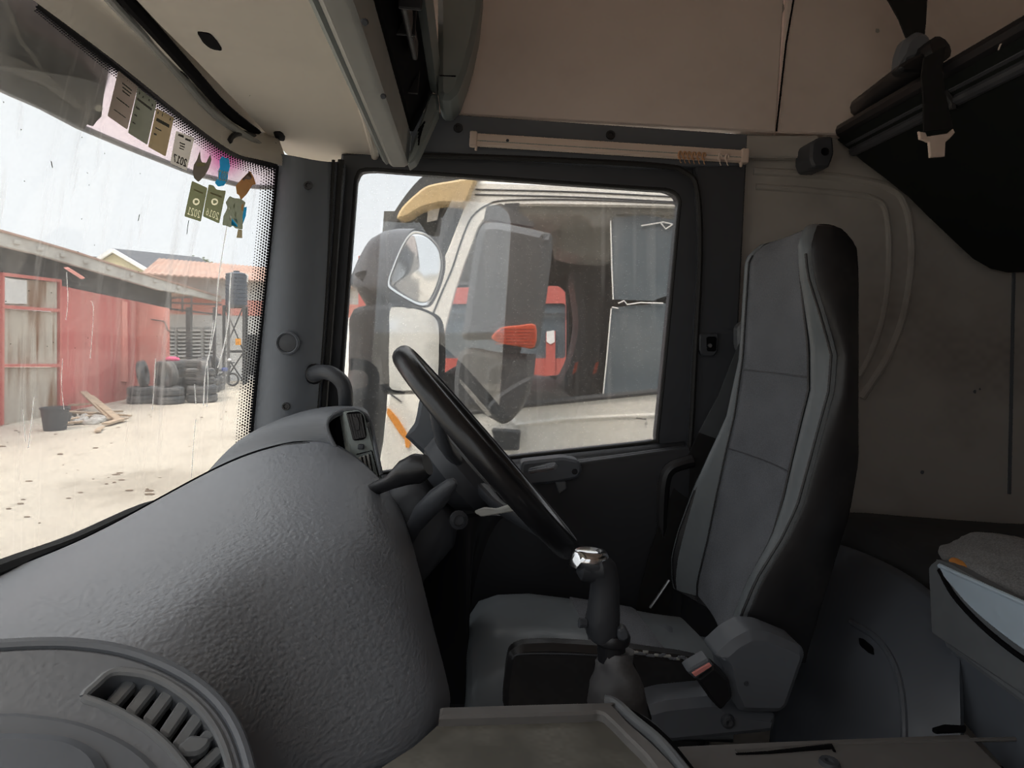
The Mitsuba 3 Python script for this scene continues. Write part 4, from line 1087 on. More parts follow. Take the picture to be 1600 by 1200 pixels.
flat_on_screen(q4([(888, 1072), (914, 1078), (914, 1128), (878, 1126)]), .0050, 'paper_tan', 'foot', t)

scene['drip_white'] = {'type': 'principledthin', 'base_color': {'type': 'rgb', 'value': [.95, .94, .92]}, 'roughness': .9, 'diff_trans': 1.4, 'spec_trans': 0.0}
for P, r in (([(356, 345), (350, 380), (341, 440), (337, 500), (330, 540), (321, 580), (318, 634)], .0011), ([(361, 425), (359, 455), (357, 500), (350, 540), (340, 575)], .0013),
             ([(334, 500), (331, 520), (327, 545)], .0008), ([(324, 560), (325, 600), (323, 636)], .0007), ([(304, 600), (306, 632)], .0007), ([(104, 425), (106, 470), (103, 500)], .0007), ([(136, 470), (146, 480), (141, 560)], .0006),
             ([(98, 560), (96, 600), (100, 640)], .0006), ([(298, 770), (302, 700), (306, 655)], .0006), ([(243, 560), (241, 600), (238, 640)], .0008), ([(53, 620), (48, 670), (44, 700)], .0010), ([(36, 640), (40, 690)], .0009)):
    k_ = r * 900
    put('dried_drip', grid_mesh(np.array([[on_screen(a - k_ * s_, b, .004), on_screen(a + k_ * s_, b, .004)] for (a, b), s_ in zip(cr(P, 4), np.resize([.5, 1, .7, 1.2, .8], len(P) * 4 - 3))])), 'drip_white', ws, smooth=False)
for P in ([(295, 344), (293, 356), (292, 366)], [(80, 252), (82, 262)], [(218, 335), (216, 345)]):
    put('dirt_mark', tube(np.array([on_screen(a, b, .004) for a, b in P]), .0006, 5), 'print_grey', ws)
for k in range(36):
    a, b = random.uniform(2, 400), random.uniform(140, 560)
    put('dirt_speck', lathe([(.0009, 0), (.0006, .0006), (0, .0006)], on_screen(a, b, .004), STN, 5), 'print_grey', ws)

# the sun visor outside the glass: a pale translucent sheet, torn grey film on its far end
scene['visor_sheet'] = {'type': 'principledthin', 'base_color': mikit.proc(lambda p, n, uv: mikit.mix((0.80, 0.70, 0.75), (0.50, 0.04, 0.26), mikit.smoothstep(0.11, 0.02, dr.sqrt(dr.square(p.x - VS[0]) + dr.square(p.y - VS[1]) + dr.square((p.z - VS[2]) * 1.4))))),
                        'roughness': 0.5, 'diff_trans': 1.75, 'spec_trans': 0.0}
VOUT = 1.09
VS = RC @ (on_screen(346, 236) * VOUT) + EYE
vt = [(440, 252), (432, 250), (392, 240), (352, 222), (268, 160), (186, 94), (54, -6), (-70, -90)]
vb = [(440, 294), (432, 293), (402, 292), (370, 288), (300, 270), (200, 230), (120, 196), (60, 164), (0, 138), (-70, 95)]
rs = lambda P, n: np.stack([np.interp(np.linspace(0, 1, n), np.linspace(0, 1, len(P)), [p[k] for p in P]) for k in (0, 1)], 1)
VT, VB = rs(vt, 40), rs(vb, 40)
vg = np.array([[on_screen(*(VT[j] * (1 - s) + VB[j] * s)) * (VOUT - .02 * (1 - s)) for j in range(40)] for s in np.linspace(-.05, 1, 8)])
vis = thing('sun_visor', 'pale translucent pink tinged sun visor outside along the top of the windscreen', 'sun visor')
put('sheet', grid_mesh(vg), 'visor_sheet', vis, smooth=True)
pb('visor_edge', (0.34, 0.36, 0.40), 0.5)
put('edge_strip', tube(vg[-1], .006, 8), 'visor_edge', vis)
pb('film_grey', mikit.proc(lambda p, n, uv: mikit.mix((0.045, 0.052, 0.050), (0.13, 0.135, 0.13), mikit.smoothstep(.45, .9, mikit.fbm(p.x * 30, p.y * 55, p.z * 5, 3)))), 0.6)
pb('film_pale', (0.17, 0.17, 0.155), 0.6)
ff = [(-60, -90), (54, -10), (120, 40), (172, 84), (160, 160), (158, 182), (150, 190), (145, 197), (140, 196), (136, 194), (130, 202), (122, 196), (60, 166), (0, 139), (-60, 100)]
put('torn_film', slab([on_screen(a, b) * (VOUT - .012) for a, b in ff], -STN * .002), 'film_grey', vis)
put('bracket', slab([on_screen(a, b) * (VOUT - .02) for a, b in ((-20, 80), (0, 82), (28, 92), (52, 104), (64, 108), (130, 168), (124, 171), (60, 128), (48, 126), (-20, 98))], -STN * .006), 'film_pale', vis)
put('wire', tube([on_screen(a, b) * (VOUT - .025) for a, b in ((6, 0), (18, 30), (30, 62), (48, 84), (64, 108))], .003, 6), 'film_pale', vis)
put('rivet', lathe([(.006, 0), (.005, .003), (0, .004)], on_screen(154, 169) * (VOUT - .03), STN, 10), 'paper_white', vis)
wp = thing('wiper_arm', 'black wiper arm lying along the bottom edge of the windscreen', 'wiper')
put('arm', tube(np.array([on_screen(a, b) * 1.02 for a, b in ((-40, 905), (0, 884), (60, 862), (110, 842), (130, 836))]), .007, 8), 'rubber', wp)

# maker's print on the door glass, reversed because it is printed outside
def on_door(px, py):
    return cy(px, py, 1.793)


def text_door(txt, x0, y0, x1, y1, mat, bold=True):
    t_ = meshkit.text_mesh(txt, 1.0, 0.02, bold=bold)
    v = np.asarray(t_.vertices)
    lo, hi = v.min(0), v.max(0)
    u, w = 1 - (v[:, 0] - lo[0]) / (hi[0] - lo[0]), (v[:, 1] - lo[1]) / (hi[1] - lo[1])
    P = np.array([on_door(x0 + (x1 - x0) * a, y1 + (y0 - y1) * b + 2 * a) for a, b in zip(u, w)]) - np.array([0, .0006, 0]) * (v[:, 2:] > .01)
    put('glass_print', tm(P, t_.faces), mat, w2, smooth=False)


text_door('SCANIA', 994, 652, 1010, 654.6, 'plastic_dark')
for a, b, c in ((992, 657, 998), (999, 657.4, 1003), (1007, 658, 1012), (992, 659.5, 999), (991, 661.5, 998), (1001, 661.5, 1004), (995, 666, 1003)):
    put('glass_print', bar(on_door(a, b), on_door(c, b + .3), .0012, .0004), 'plastic_dark', w2)
for a, b in ((1008, 662), (1010, 662), (1009, 667)):
    put('glass_print', tube([on_door(a + 1.4 * math.cos(k), b + 1.4 * math.sin(k)) for k in np.linspace(0, 6.2, 9)], .0005, 4), 'plastic_dark', w2)

# ------------------------------------------------------------------ the cab's own door mirrors
pb('mirror_shell', (0.045, 0.05, 0.055), 0.45)
pb('mirror_shell_pale', (0.20, 0.205, 0.22), 0.45)
scene['mirror_glass'] = {'type': 'twosided', 'bsdf': {'type': 'roughconductor', 'alpha': 0.012, 'specular_reflectance': {'type': 'rgb', 'value': [.80, .82, .82]}, 'material': 'Al'}}
md = 2.05


def mirror_loft(outl, d0, gx, depth, n=7, pw=2.0):
    """A bowl: its rim is the glass outline; it closes towards the front (-x) and away."""
    R0 = np.array([wd(a, b, d) for a, b, d in outl])
    c = R0.mean(0) + gx
    return loft([R0 + (c - R0) * (1 - math.sqrt(max(0, 1 - (k / n) ** pw))) + gx * (k / n) * 1.0 for k in range(n + 1)])


mm = thing('main_mirror', 'large dark door mirror of the cab standing outside the driver window', 'mirror')
go = [(609, 484), (614, 480), (640, 481), (664, 487), (677, 494), (685, 508), (686, 540), (684, 590), (676, 606), (640, 610), (612, 608), (607, 590), (606, 560), (607, 520)]
gd_ = lambda a: 1.98 + (a - 606) / 80 * .24
G = [(a, b, gd_(a)) for a, b in cr(go, 3, True)]
G3 = np.array([wd(*g) for g in G])
put_w = lambda *a, **k: put(*a, cab=False, **k)
put_w('glass', slab(G3, (-.008, .003, 0)), 'mirror_glass', mm)
ho = [(548, 473), (575, 470), (606, 473), (640, 476), (670, 486), (686, 500), (690, 540), (687, 630), (678, 712), (662, 756), (600, 760), (556, 760), (546, 700), (543, 600), (545, 520)]
rim0 = np.array([wd(a, b, gd_(a)) for a, b in cr([(606, 478), (640, 476), (670, 486), (686, 500), (691, 540), (689, 592), (680, 612), (645, 616), (606, 614), (603, 595), (602, 560), (603, 520)], 4, True)])
cen = rim0.mean(0)
rings = []
for k, (s, dx, dyy) in enumerate(((.97, .010, 0), (1.0, 0, 0), (1.0, -.03, 0), (.98, -.06, 0), (.93, -.095, 0), (.8, -.12, 0), (.5, -.135, 0))):
    rings.append(cen + (rim0 - cen) * [1, 1, s] * (1 if k < 5 else [s, s, 1]) + [dx, dyy, 0])
put_w('shell', loft(rings, cap=False), 'mirror_shell', mm)
put_w('shell_back', loft([rings[-1], cen + (rings[-1] - cen) * .02 + [-.003, 0, 0]]), 'mirror_shell', mm)
put_w('stem', loft([[wd(a0 + (a1 - a0) * (.5 - .5 * math.cos(t)), b, 2.02 + .09 * math.sin(t)) for t in np.arange(20) * math.pi / 10] for a0, a1, b in ((546, 604, 560), (543, 606, 600), (541, 604, 640), (541, 599, 690), (545, 590, 740), (552, 580, 800))]), 'mirror_shell', mm)
put_w('arm', tube([wd(566, 790, 2.05), wd(585, 800, 2.0), wd(556, 840, 1.90), wd(545, 850, 1.84)], .02, 10), 'plastic_black', mm)
wm = thing('wide_angle_mirror', 'rounded grey wide angle mirror above the main door mirror', 'mirror')
WG = cr([(640, 365), (652, 361), (670, 368), (687, 388), (692, 414), (686, 443), (674, 470), (664, 477), (648, 474), (612, 453), (606, 441), (614, 416), (627, 385)], 4, True)
wgd = lambda a: 2.0 + (a - 607) / 86 * .16
W3 = np.array([wd(a, b, wgd(a)) for a, b in WG])
wc = W3.mean(0)
nrm = _basis(W3)[0]
nrm = nrm if nrm[0] > 0 else -nrm
gr_ = [wc + (W3 - wc) * s + nrm * (.014 * (1 - s * s)) for s in (1, .85, .65, .4, .2, .02)]
put_w('glass', loft(gr_), 'mirror_glass', wm, smooth=True)
sh_o = [(a, b) for a, b in ((558, 432), (560, 410), (570, 388), (588, 368), (606, 357), (630, 355), (648, 357), (662, 362), (655, 380), (632, 400), (618, 425), (607, 445), (612, 458), (640, 472), (625, 476), (600, 474), (586, 472), (570, 452), (560, 446))]
W4 = wc + (W3 - wc) * 1.06
rings = []
for s, dx, dz in ((1.0, .004, 0), (1.0, -.012, 0), (1.0, -.05, 0), (.95, -.085, -.001), (.82, -.118, -.004), (.6, -.14, -.008), (.3, -.15, -.012)):
    rings.append(wc + (W4 - wc) * s + [dx, 0, dz])
put_w('shell', loft(rings, cap=False), 'mirror_shell_pale', wm, smooth=60)
put_w('shell_back', loft([rings[-1], wc + (rings[-1] - wc) * .02 + [-.15, 0, -.012]]), 'mirror_shell_pale', wm)
put_w('bracket', tube([wd(566, 425, 2.02), wd(572, 450, 2.02), wd(584, 470, 2.03), wd(590, 482, 2.04)], [.022, .026, .026, .03], 12), 'mirror_shell', wm)

# ------------------------------------------------------------------ the white truck alongside
pb('truck_white', dusty((0.85, 0.85, 0.81), (0.74, 0.72, 0.63), 2.5, 0.5), 0.35)
pb('truck_grey', (0.06, 0.065, 0.07), 0.5)
pb('truck_mirror', (0.085, 0.09, 0.095), 0.55)
pb('truck_inside', (0.10, 0.10, 0.095), 0.8)
pb('truck_pale', (0.42, 0.42, 0.40), 0.6)
pb('visor_tan', dusty((0.62, 0.46, 0.24), (0.52, 0.40, 0.24), 6, 0.8), 0.4)
pb('lens_red', (0.62, 0.09, 0.03), 0.25)
pb('reflection_orange', (0.75, 0.30, 0.05), 0.45)
pb('truck_red', (0.52, 0.13, 0.11), 0.4)
pb('film_blue', dusty((0.10, 0.13, 0.155), (0.20, 0.23, 0.25), 5, 0.6), 0.35)
pb('dark_screen', (0.03, 0.035, 0.037), 0.15)
pb('paper_plain', (0.85, 0.86, 0.86), 0.7)
wt = thing('white_truck', 'white truck cab with tan sun visor parked close alongside the driver window', 'truck')
S = 3.1
body_o = [(742, 284), (900, 289), (1080, 296), (1420, 306), (1420, 1260), (585, 1260), (588, 800), (596, 690), (604, 640), (622, 560), (660, 470), (700, 390), (727, 320)]
win = [(737, 381), (748, 352), (768, 330), (795, 319), (900, 319), (1060, 322), (1240, 328), (1236, 592), (1025, 612), (900, 625), (822, 633), (740, 642), (690, 650), (668, 640), (684, 560), (712, 450)]
put_w('body', slab([wd(a, b, S) for a, b in body_o], (0, .06, 0), .006, [np.array([wd(a, b, S) for a, b in cr(win, 2, True)])]), 'truck_white', wt)
put_w('front', loft([[wd(a, b, S + .03) + [dx * s, s, 0] for a, b in ((585, 1260), (588, 800), (596, 690), (604, 640), (622, 560), (650, 490))] for s, dx in ((0, 0), (.2, -.3), (.5, -.5), (1.1, -.6), (1.7, -.55))], cap=False), 'truck_white', wt)
put_w('roof', slab([wd(a, b, S + .02) for a, b in ((742, 286), (745, 272), (900, 276), (1420, 292), (1420, 308))], (0, 2.0, 0)), 'truck_white', wt)
put_w('roof_cap', slab([wd(a, b, S - .02) for a, b in cr([(602, 360), (612, 338), (636, 302), (664, 273), (690, 268), (746, 273), (742, 280), (705, 285), (669, 292), (650, 305), (630, 326), (618, 352), (606, 380)], 3, True)], (0, 1.8, 0)), 'truck_grey', wt)
put_w('visor', slab([wd(a, b, S - .06) for a, b in cr([(620, 341), (628, 323), (650, 302), (669, 289), (705, 282), (743, 277), (737, 296), (727, 318), (706, 318), (688, 318), (658, 326), (636, 339)], 3, True)], (0, .5, 0), .01), 'visor_tan', wt)
put_w('screen', slab([wd(a, b, S + .05) for a, b in ((634, 338), (690, 316), (728, 318), (700, 390), (664, 462), (598, 520), (560, 520), (604, 372))], (-.15, .9, 0)), 'dark_screen', wt)
put_w('screen_paper', slab([wd(a, b, S + .04) for a, b in ((669, 325), (688, 321), (683, 344), (667, 347))], (0, .003, 0)), 'paper_plain', wt)
put_w('pillar_shade', slab([wd(a, b, S + .045) for a, b in ((694, 322), (716, 322), (690, 380), (668, 400))], (0, .004, 0)), 'truck_mirror', wt)
for P in ([(743, 296), (900, 300), (1062, 308), (1200, 314)], [(742, 304), (900, 308), (1062, 316)], [(676, 491), (690, 457), (706, 420), (720, 378), (733, 346), (745, 331), (762, 320), (790, 313), (900, 312), (1060, 318), (1245, 325)]):
    put_w('seam', tube(cr([wd(a, b, S - .002) for a, b in P], 5), .004, 6), 'truck_grey', wt)
put_w('sill_seal', tube([wd(a, b, S - .004) for a, b in ((700, 648), (822, 632), (1030, 611), (1238, 592))], .014, 8), 'truck_grey', wt)
put_w('door_crease', tube([wd(a, b, S - .001) for a, b in ((806, 664), (880, 655), (960, 651), (1040, 648), (1240, 640))], .008, 8), 'truck_white', wt)
put_w('painted_reflection', slab([wd(a, b, S - .012) for a, b in ((605, 638), (609, 640), (622, 655), (633, 673), (641, 692), (639, 700), (634, 699), (632, 686), (622, 674), (604, 646))], (0, .014, 0)), 'reflection_orange', wt, label='orange band in place of a mirror reflection')  # reflection in the mirror, put here as orange paint on the body
put_w('panel_gap', tube([wd(a, b, S - .004) for a, b in ((608, 614), (618, 621), (627, 628))], .003, 6), 'truck_grey', wt)
put_w('side_lamp', slab([wd(a, b, S - .05) for a, b in rr([(768, 671), (814, 674), (811, 704), (775, 704)], 3)], (0, .06, 0), .006), 'truck_grey', wt)
# inside of that cab, seen through its side window
put_w('far_side', slab([wd(a, b, 5.1) for a, b in ((600, 330), (1300, 330), (1300, 900), (560, 900))], (0, .05, 0), 0, [np.array([wd(a, b, 5.1) for a, b in rr([(690, 447), (872, 444), (888, 460), (886, 575), (872, 588), (690, 596)], 14)])]), 'truck_inside', wt)
put_w('far_seal', tube(cr([wd(a, b, 5.08) for a, b in ((690, 446), (872, 443), (887, 458), (887, 576), (872, 590), (690, 598))], 4), .02, 6), 'truck_grey', wt)
put_w('back_wall', slab([wd(1180, 330, 3.3), wd(1180, 800, 3.3), wd(1100, 800, 5.1), wd(1100, 330, 5.1)], (.05, 0, 0)), 'truck_inside', wt)
put_w('roof_lining', slab([wd(a, b, S + .10) for a, b in ((770, 316), (1200, 322), (1200, 338), (1000, 335), (810, 334))], (0, .5, 0)), 'truck_pale', wt)
put_w('upper_shelf', slab([wd(a, b, 3.7) for a, b in rr([(869, 342), (1010, 338), (1022, 384), (1004, 392), (952, 402), (905, 398), (874, 390)], 8)], (0, .5, 0), .02), 'truck_pale', wt)
put_w('grab_lamp', slab([wd(a, b, 3.2) for a, b in rr([(909, 317), (965, 316), (966, 344), (955, 354), (929, 354), (921, 341), (910, 337)], 4)], (0, .06, 0), .012), 'truck_pale', wt)
seat2 = put_w('seat_back', slab([wd(a, b, 4.2) for a, b in cr([(898, 420), (940, 410), (955, 440), (950, 520), (930, 620), (880, 660), (870, 620), (895, 560), (905, 500)], 4, True)], (0, .45, 0), .04), 'truck_mirror', wt)
for a in (894, 926):
    put_w('belt_tab', slab([wd(x, y, 4.0) for x, y in ((a + 5, 567), (a + 10, 565), (a + 6, 582), (a, 585))], (0, .01, 0)), 'lens_red', wt)
put_w('dashboard', slab([wd(a, b, 3.5) for a, b in cr([(640, 640), (690, 585), (760, 595), (830, 610), (900, 625), (900, 700), (640, 700)], 3, True)], (0, 1.4, 0)), 'truck_mirror', wt)
put_w('window_film', slab([wd(a, b, S + .055) for a, b in ((957, 340), (1010, 336), (1062, 345), (1054, 400), (1042, 462), (1020, 470), (960, 468), (954, 420))], (0, .003, 0)), 'film_blue', wt, label='peeling upper sun film')
put_w('window_film', slab([wd(a, b, S + .055) for a, b in ((956, 480), (1040, 474), (1034, 560), (1028, 608), (942, 619), (948, 550))], (0, .003, 0)), 'film_blue', wt, label='lower sun film')
for P in ([(1002, 353), (1020, 350), (1036, 347), (1056, 352)], [(1032, 348), (1040, 358), (1052, 350)], [(966, 474), (975, 470), (980, 476), (1000, 473), (1036, 474)], [(956, 480), (966, 482)], [(954, 345), (956, 420), (958, 468)], [(955, 482), (948, 560), (942, 620)]):
    put_w('film_tear', tube([wd(a, b, S + .045) for a, b in P], .0035, 5), 'paper_plain', wt)
# its mirrors
m2 = put_w('mirror', slab([wd(a, b, 2.72) for a, b in cr([(746, 360), (768, 346), (810, 352), (852, 362), (859, 370), (852, 440), (842, 505), (835, 543), (809, 541), (765, 531), (722, 530), (724, 500), (730, 450)], 4, True)], (.02, .16, 0), .03), 'truck_mirror', wt, label='tall dark grey mirror housing')
il = put_w('indicator', slab([wd(a, b, 2.705) for a, b in cr([(768, 529), (775, 518), (786, 511), (812, 508), (837, 508), (835, 543), (809, 541), (785, 537)], 3, True)], (0, .05, 0), .005), 'lens_red', m2, label='orange red indicator lens')
for k in range(6):
    put_w('rib', bar(wd(774 + (6 if k == 0 else 0), 513 + k * 4.6 + (1 if k else 0), 2.702), wd(835, 513 + k * 4.9, 2.702), .003), 'lens_red', il)
put_w('lower_mirror', slab([wd(a, b, 2.74) for a, b in cr([(718, 550), (770, 552), (826, 555), (831, 560), (824, 610), (806, 648), (784, 662), (740, 640), (710, 630)], 4, True)], (.02, .15, 0), .02), 'truck_mirror', wt)
put_w('mirror_arm', tube(cr([wd(a, b, 2.72) for a, b in ((761, 637), (763, 605), (765, 582), (772, 573), (786, 569))], 4), .010, 8), 'truck_grey', wt)
put_w('mirror_bowl', slab([wd(a, b, 2.70) for a, b in cr([(760, 640), (778, 618), (805, 600), (830, 590), (822, 620), (806, 648), (784, 663)], 4, True)], (0, .10, 0), .012), 'truck_grey', wt)
put_w('mirror_joint', slab([wd(a, b, 2.78) for a, b in ((785, 538), (815, 542), (812, 556), (786, 556))], (0, .08, 0)), 'truck_grey', wt)
put_w('mirror_bracket', slab([wd(a, b, 2.85) for a, b in ((760, 323), (782, 318), (812, 332), (836, 350), (832, 354), (770, 344), (756, 342))], (0, .06, 0)), 'truck_mirror', wt)
put_w('bracket_block', slab([wd(a, b, 2.95) for a, b in rr([(788, 318), (812, 317), (810, 334), (790, 331)], 2)], (0, .1, 0)), 'truck_grey', wt)

rt = thing('red_truck', 'red truck seen through both side windows of the white truck', 'truck')
put_w('body', slab([wd(a, b, 7.0) for a, b in ((560, 400), (960, 400), (960, 900), (560, 900))], (0, 1.8, 0), 0, [np.array([wd(a, b, 7.0) for a, b in rr([(690, 475), (884, 474), (884, 560), (690, 560)], 6)])]), 'truck_red', rt)
put_w('window', slab([wd(a, b, 7.03) for a, b in ((685, 470), (890, 470), (890, 565), (685, 565))], (0, .02, 0)), 'film_blue', rt)
put_w('frame_bar', bar(wd(690, 492, 6.99), wd(884, 491, 6.99), .02), 'truck_grey', rt)
put_w('pillar', slab([wd(a, b, 6.97) for a, b in ((853, 520), (868, 517), (867, 600), (853, 600))], (0, .02, 0)), 'truck_red', rt)
put_w('pale_mark', slab([wd(a, b, 6.96) for a, b in ((854, 518), (866, 516), (867, 534), (860, 538), (854, 534))], (0, .02, 0)), 'paper_plain', rt)

# ------------------------------------------------------------------ the yard
def sand(p, n, uv):
    a = mikit.fbm(p.x * .35, p.y * .35, 0, 4)
    b = mikit.fbm(p.x * 3.1, p.y * 1.2, 3, 3)
    c = mikit.noise(p.x * 26, p.y * 26, 1)
    return mikit.mix((0.41, 0.375, 0.315), (0.29, 0.26, 0.215), dr.clip(mikit.smoothstep(.45, .75, a) * .8 + mikit.smoothstep(.55, .8, b) * .4, 0, 1)) * (.9 + .16 * c)


def wall_red(p, n, uv):
    a = mikit.fbm(p.x * 2.6, p.y * 2.6, p.z * .12, 4)
    s = mikit.noise(p.y * 9, p.x * 9, p.z * .5)
    return mikit.mix((0.52, 0.145, 0.135), (0.56, 0.29, 0.25), dr.clip(mikit.smoothstep(.4, .75, a) * .7 + mikit.smoothstep(.72, .95, s) * .6, 0, 1))


def rusty(p, n, uv):
    a = mikit.fbm(p.y * 1.3 + 4, p.x * .6, p.z * .32, 4)
    b = mikit.noise(p.y * 7, p.x * 3, p.z * .5)
    return mikit.mix((0.50, 0.46, 0.40), (0.24, 0.13, 0.07), mikit.smoothstep(.47, .68, a * .75 + b * .25))


def roof_rust(p, n, uv):
    a = mikit.fbm(p.x * .9, p.y * .9, 2, 3)
    b = mikit.noise(p.x * 4, p.y * .4, 0)
    return mikit.mix((0.40, 0.23, 0.175), (0.46, 0.34, 0.285), a * .7 + b * .4)


pb('sand', mikit.proc(sand), 0.95, 0.1)
pb('wall_red', mikit.proc(wall_red), 0.9, 0.1)
pb('wall_pink', dusty((0.74, 0.33, 0.28), (0.70, 0.42, 0.36), 1.6, 0.8), 0.9, 0.1)
pb('frame_red', (0.48, 0.13, 0.11), 0.6)
pb('rust_sheet', mikit.proc(rusty), 0.6, 0.3)
pb('roof_rust', mikit.proc(roof_rust), 0.7, 0.2)
pb('eave_grey', dusty((0.48, 0.47, 0.44), (0.30, 0.28, 0.26), 1.8, 0.9), 0.8, 0.2)
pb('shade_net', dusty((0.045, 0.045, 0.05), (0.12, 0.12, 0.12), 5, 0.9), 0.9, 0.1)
pb('wall_grey', dusty((0.60, 0.60, 0.59), (0.48, 0.47, 0.45), 1.5, 0.7), 0.9, 0.1)
pb('wall_white', dusty((0.66, 0.66, 0.64), (0.5, 0.48, 0.45), 1.5, 0.6), 0.9, 0.1)
pb('louvre_grey', (0.30, 0.31, 0.31), 0.5)
pb('frame_steel', (0.07, 0.075, 0.08), 0.6)
pb('tank_black', (0.07, 0.085, 0.11), 0.45)
pb('tyre_rubber', dusty((0.085, 0.09, 0.097), (0.26, 0.25, 0.235), 3.5, 0.9), 0.85, 0.2)
pb('timber', dusty((0.42, 0.33, 0.24), (0.28, 0.22, 0.17), 5, 0.9), 0.85, 0.1)
pb('tub_black', (0.05, 0.055, 0.065), 0.5)
pb('house_cream', (0.66, 0.60, 0.40), 0.9, 0.1)
pb('roof_slate', (0.10, 0.11, 0.13), 0.6)
pb('leaf', (0.16, 0.20, 0.12), 0.8, 0.1)
pb('bark', (0.16, 0.12, 0.09), 0.9, 0.1)
pb('sign_orange', (0.75, 0.33, 0.05), 0.6)
pb('pink_cloth', (0.75, 0.12, 0.25), 0.8)
pb('bike_blue', (0.05, 0.10, 0.35), 0.4)

wput('ground', grid_mesh(np.array([[(x, y, 0.02 * (meshkit.fbm(np.array([x * .5, y * .5, 0]), 3) - .5)) for x in np.linspace(-90, 60, 120)] for y in np.linspace(-30, 130, 120)])), 'sand', smooth=True, kind='structure')

A0, C0 = np.array([-13.57, 18.7]), np.array([-14.28, 26.4])
dirS = np.append((C0 - A0) / np.linalg.norm(C0 - A0), 0)
nS = np.array([dirS[1], -dirS[0], 0])                  # out of the shed, to the yard
sp3 = lambda a, b, o=0.0: wplane(a, b, A0 + nS[:2] * o, C0 + nS[:2] * o)
shed = thing('red_shed', 'long red workshop shed with dark band under a pale sagging eave', 'shed')
wput('wall', slab([sp3(*q) for q in ((93, 446), (150, 458), (219, 472), (219, 640), (150, 645), (93, 655))], -nS * .25), 'wall_red', shed)
wput('near_wall', slab([sp3(*q) for q in ((-420, 300), (2, 426), (2, 668), (-420, 900))], -nS * .25), 'wall_red', shed)
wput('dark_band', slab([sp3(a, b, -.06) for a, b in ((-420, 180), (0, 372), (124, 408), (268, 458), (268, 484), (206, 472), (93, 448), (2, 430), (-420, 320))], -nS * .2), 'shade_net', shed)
ev = [(-420, 215), (0, 358), (60, 375), (124, 394), (190, 416), (247, 433), (300, 449), (346, 463), (346, 472), (300, 462), (247, 453), (190, 436), (124, 417), (60, 398), (0, 384), (-420, 262)]
wput('eave', slab([sp3(a, b, .45) for a, b in ev], -nS * .12, .02), 'eave_grey', shed)
for k in range(9):
    a = -10 + k * 36
    p = sp3(a, 371 + a * .282, .47)
    wput('eave_bracket', rbox((.06, .25, .12), .015, p), 'eave_grey', shed)
wput('roof', shell([[sp3(a, b, .5) + nS * (-s * 3) + [0, 0, -s * .3] for a, b in ev[1:8]] for s in (0, .25, .5, 1)], (0, 0, -.05)), 'roof_rust', shed)
wput('pilaster', slab([sp3(a, b, .06) for a, b in ((191, 470), (199, 472), (200, 597), (192, 596))], -nS * .1), 'wall_pink', shed)
wput('buttress', slab([wd(a, b, 26.3) for a, b in ((218, 472), (265, 482), (266, 640), (218, 640))], (-.2, .12, 0)), 'wall_pink', shed)
wput('conduit', tube([wd(a, b, 26.25) for a, b in ((236, 499), (256, 502), (260, 510), (262, 516), (266, 518))], .02, 6), 'frame_steel', shed)
wput('hatch', slab([sp3(a, b, .5) for a, b in ((99, 418), (106, 417), (130, 432), (124, 434))], nS * .06 + np.array([0, 0, -.05])), 'wall_pink', shed, label='small red board hanging under the eave')
# the sheet metal gate: each corrugated sheet a part
gate = thing('shed_gate', 'rusty corrugated sheet gate with red steel frame at the near end of the shed', 'gate')
gx = lambda a, b, o=.10: sp3(a, b, o)
for u0, u1 in ((4, 90),):
    for r_, (t0, t1, b0, b1) in enumerate((((434, 441), (0, 0), (478, 483), 0), ((482, 488), 0, (568, 569), 0), ((574, 574), 0, (662, 655), 0))):
        ta, tb_ = t0
        ba, bb_ = b0
        for c in range(3):
            x0, x1 = u0 + (u1 - u0) * c / 3, u0 + (u1 - u0) * (c + 1) / 3
            n = 37
            top, bot = [], []
            for i in range(n):
                x = x0 + (x1 - x0) * i / (n - 1)
                f = (x - u0) / (u1 - u0)
                wv = nS * (.025 * math.cos(i * math.pi / 2) + .01 * (c % 2))
                top.append(gx(x, ta + (tb_ - ta) * f) + wv)
                bot.append(gx(x, ba + (bb_ - ba) * f) + wv)
            wput('sheet', shell([top, bot], -nS * .006), 'rust_sheet', gate, smooth=60)
wput('patch', slab([gx(a, b, .16) for a, b in ((5, 434), (42, 438), (42, 475), (5, 474))], -nS * .02), 'wall_grey', gate, label='grey patch sheet')
for a, b in (((2, 428), (94, 439)), ((2, 479), (93, 485)), ((2, 571), (93, 571)), ((3, 428), (2, 664)), ((93, 438), (93, 655))):
    wput('frame_bar', bar(gx(*a, .15), gx(*b, .15), .09), 'frame_red', gate)

# canopy frame beyond the shed
cn = thing('canopy_frame', 'thin dark steel canopy frame with posts beyond the end of the shed', 'canopy')
CD = 29.0
for P in (((240, 467), (300, 464)), ((244, 480), (345, 492)), ((242, 472), (346, 476))):
    wput('rail', bar(wd(*P[0], CD), wd(*P[1], CD), .07), 'frame_steel', cn)
for a, y0, y1 in ((239, 466, 480), (249, 467, 481), (285, 466, 488), (299, 464, 490), (338, 474, 492)):
    wput('strut', bar(wd(a, y0, CD), wd(a, y1, CD), .06), 'frame_steel', cn)
for a, w in ((295.5, .19), (335, .10), (261, .12)):
    top = wd(a, 480, CD)
    wput('post', bar([top[0], top[1], 0], top, w), 'frame_steel', cn)

# the long building at the far side
P0, P1 = np.array([(240 - 800) / F * 33.0, 33.0]), np.array([(440 - 800) / F * 38.5, 38.5])
dB = np.append((P1 - P0) / np.linalg.norm(P1 - P0), 0)
nB_ = np.array([dB[1], -dB[0], 0])
bp3 = lambda a, b, o=0.0: wplane(a, b, P0 + nB_[:2] * o, P1 + nB_[:2] * o)
lbd = thing('long_building', 'long low building with rust red roof, pink band and grey louvred windows', 'building')


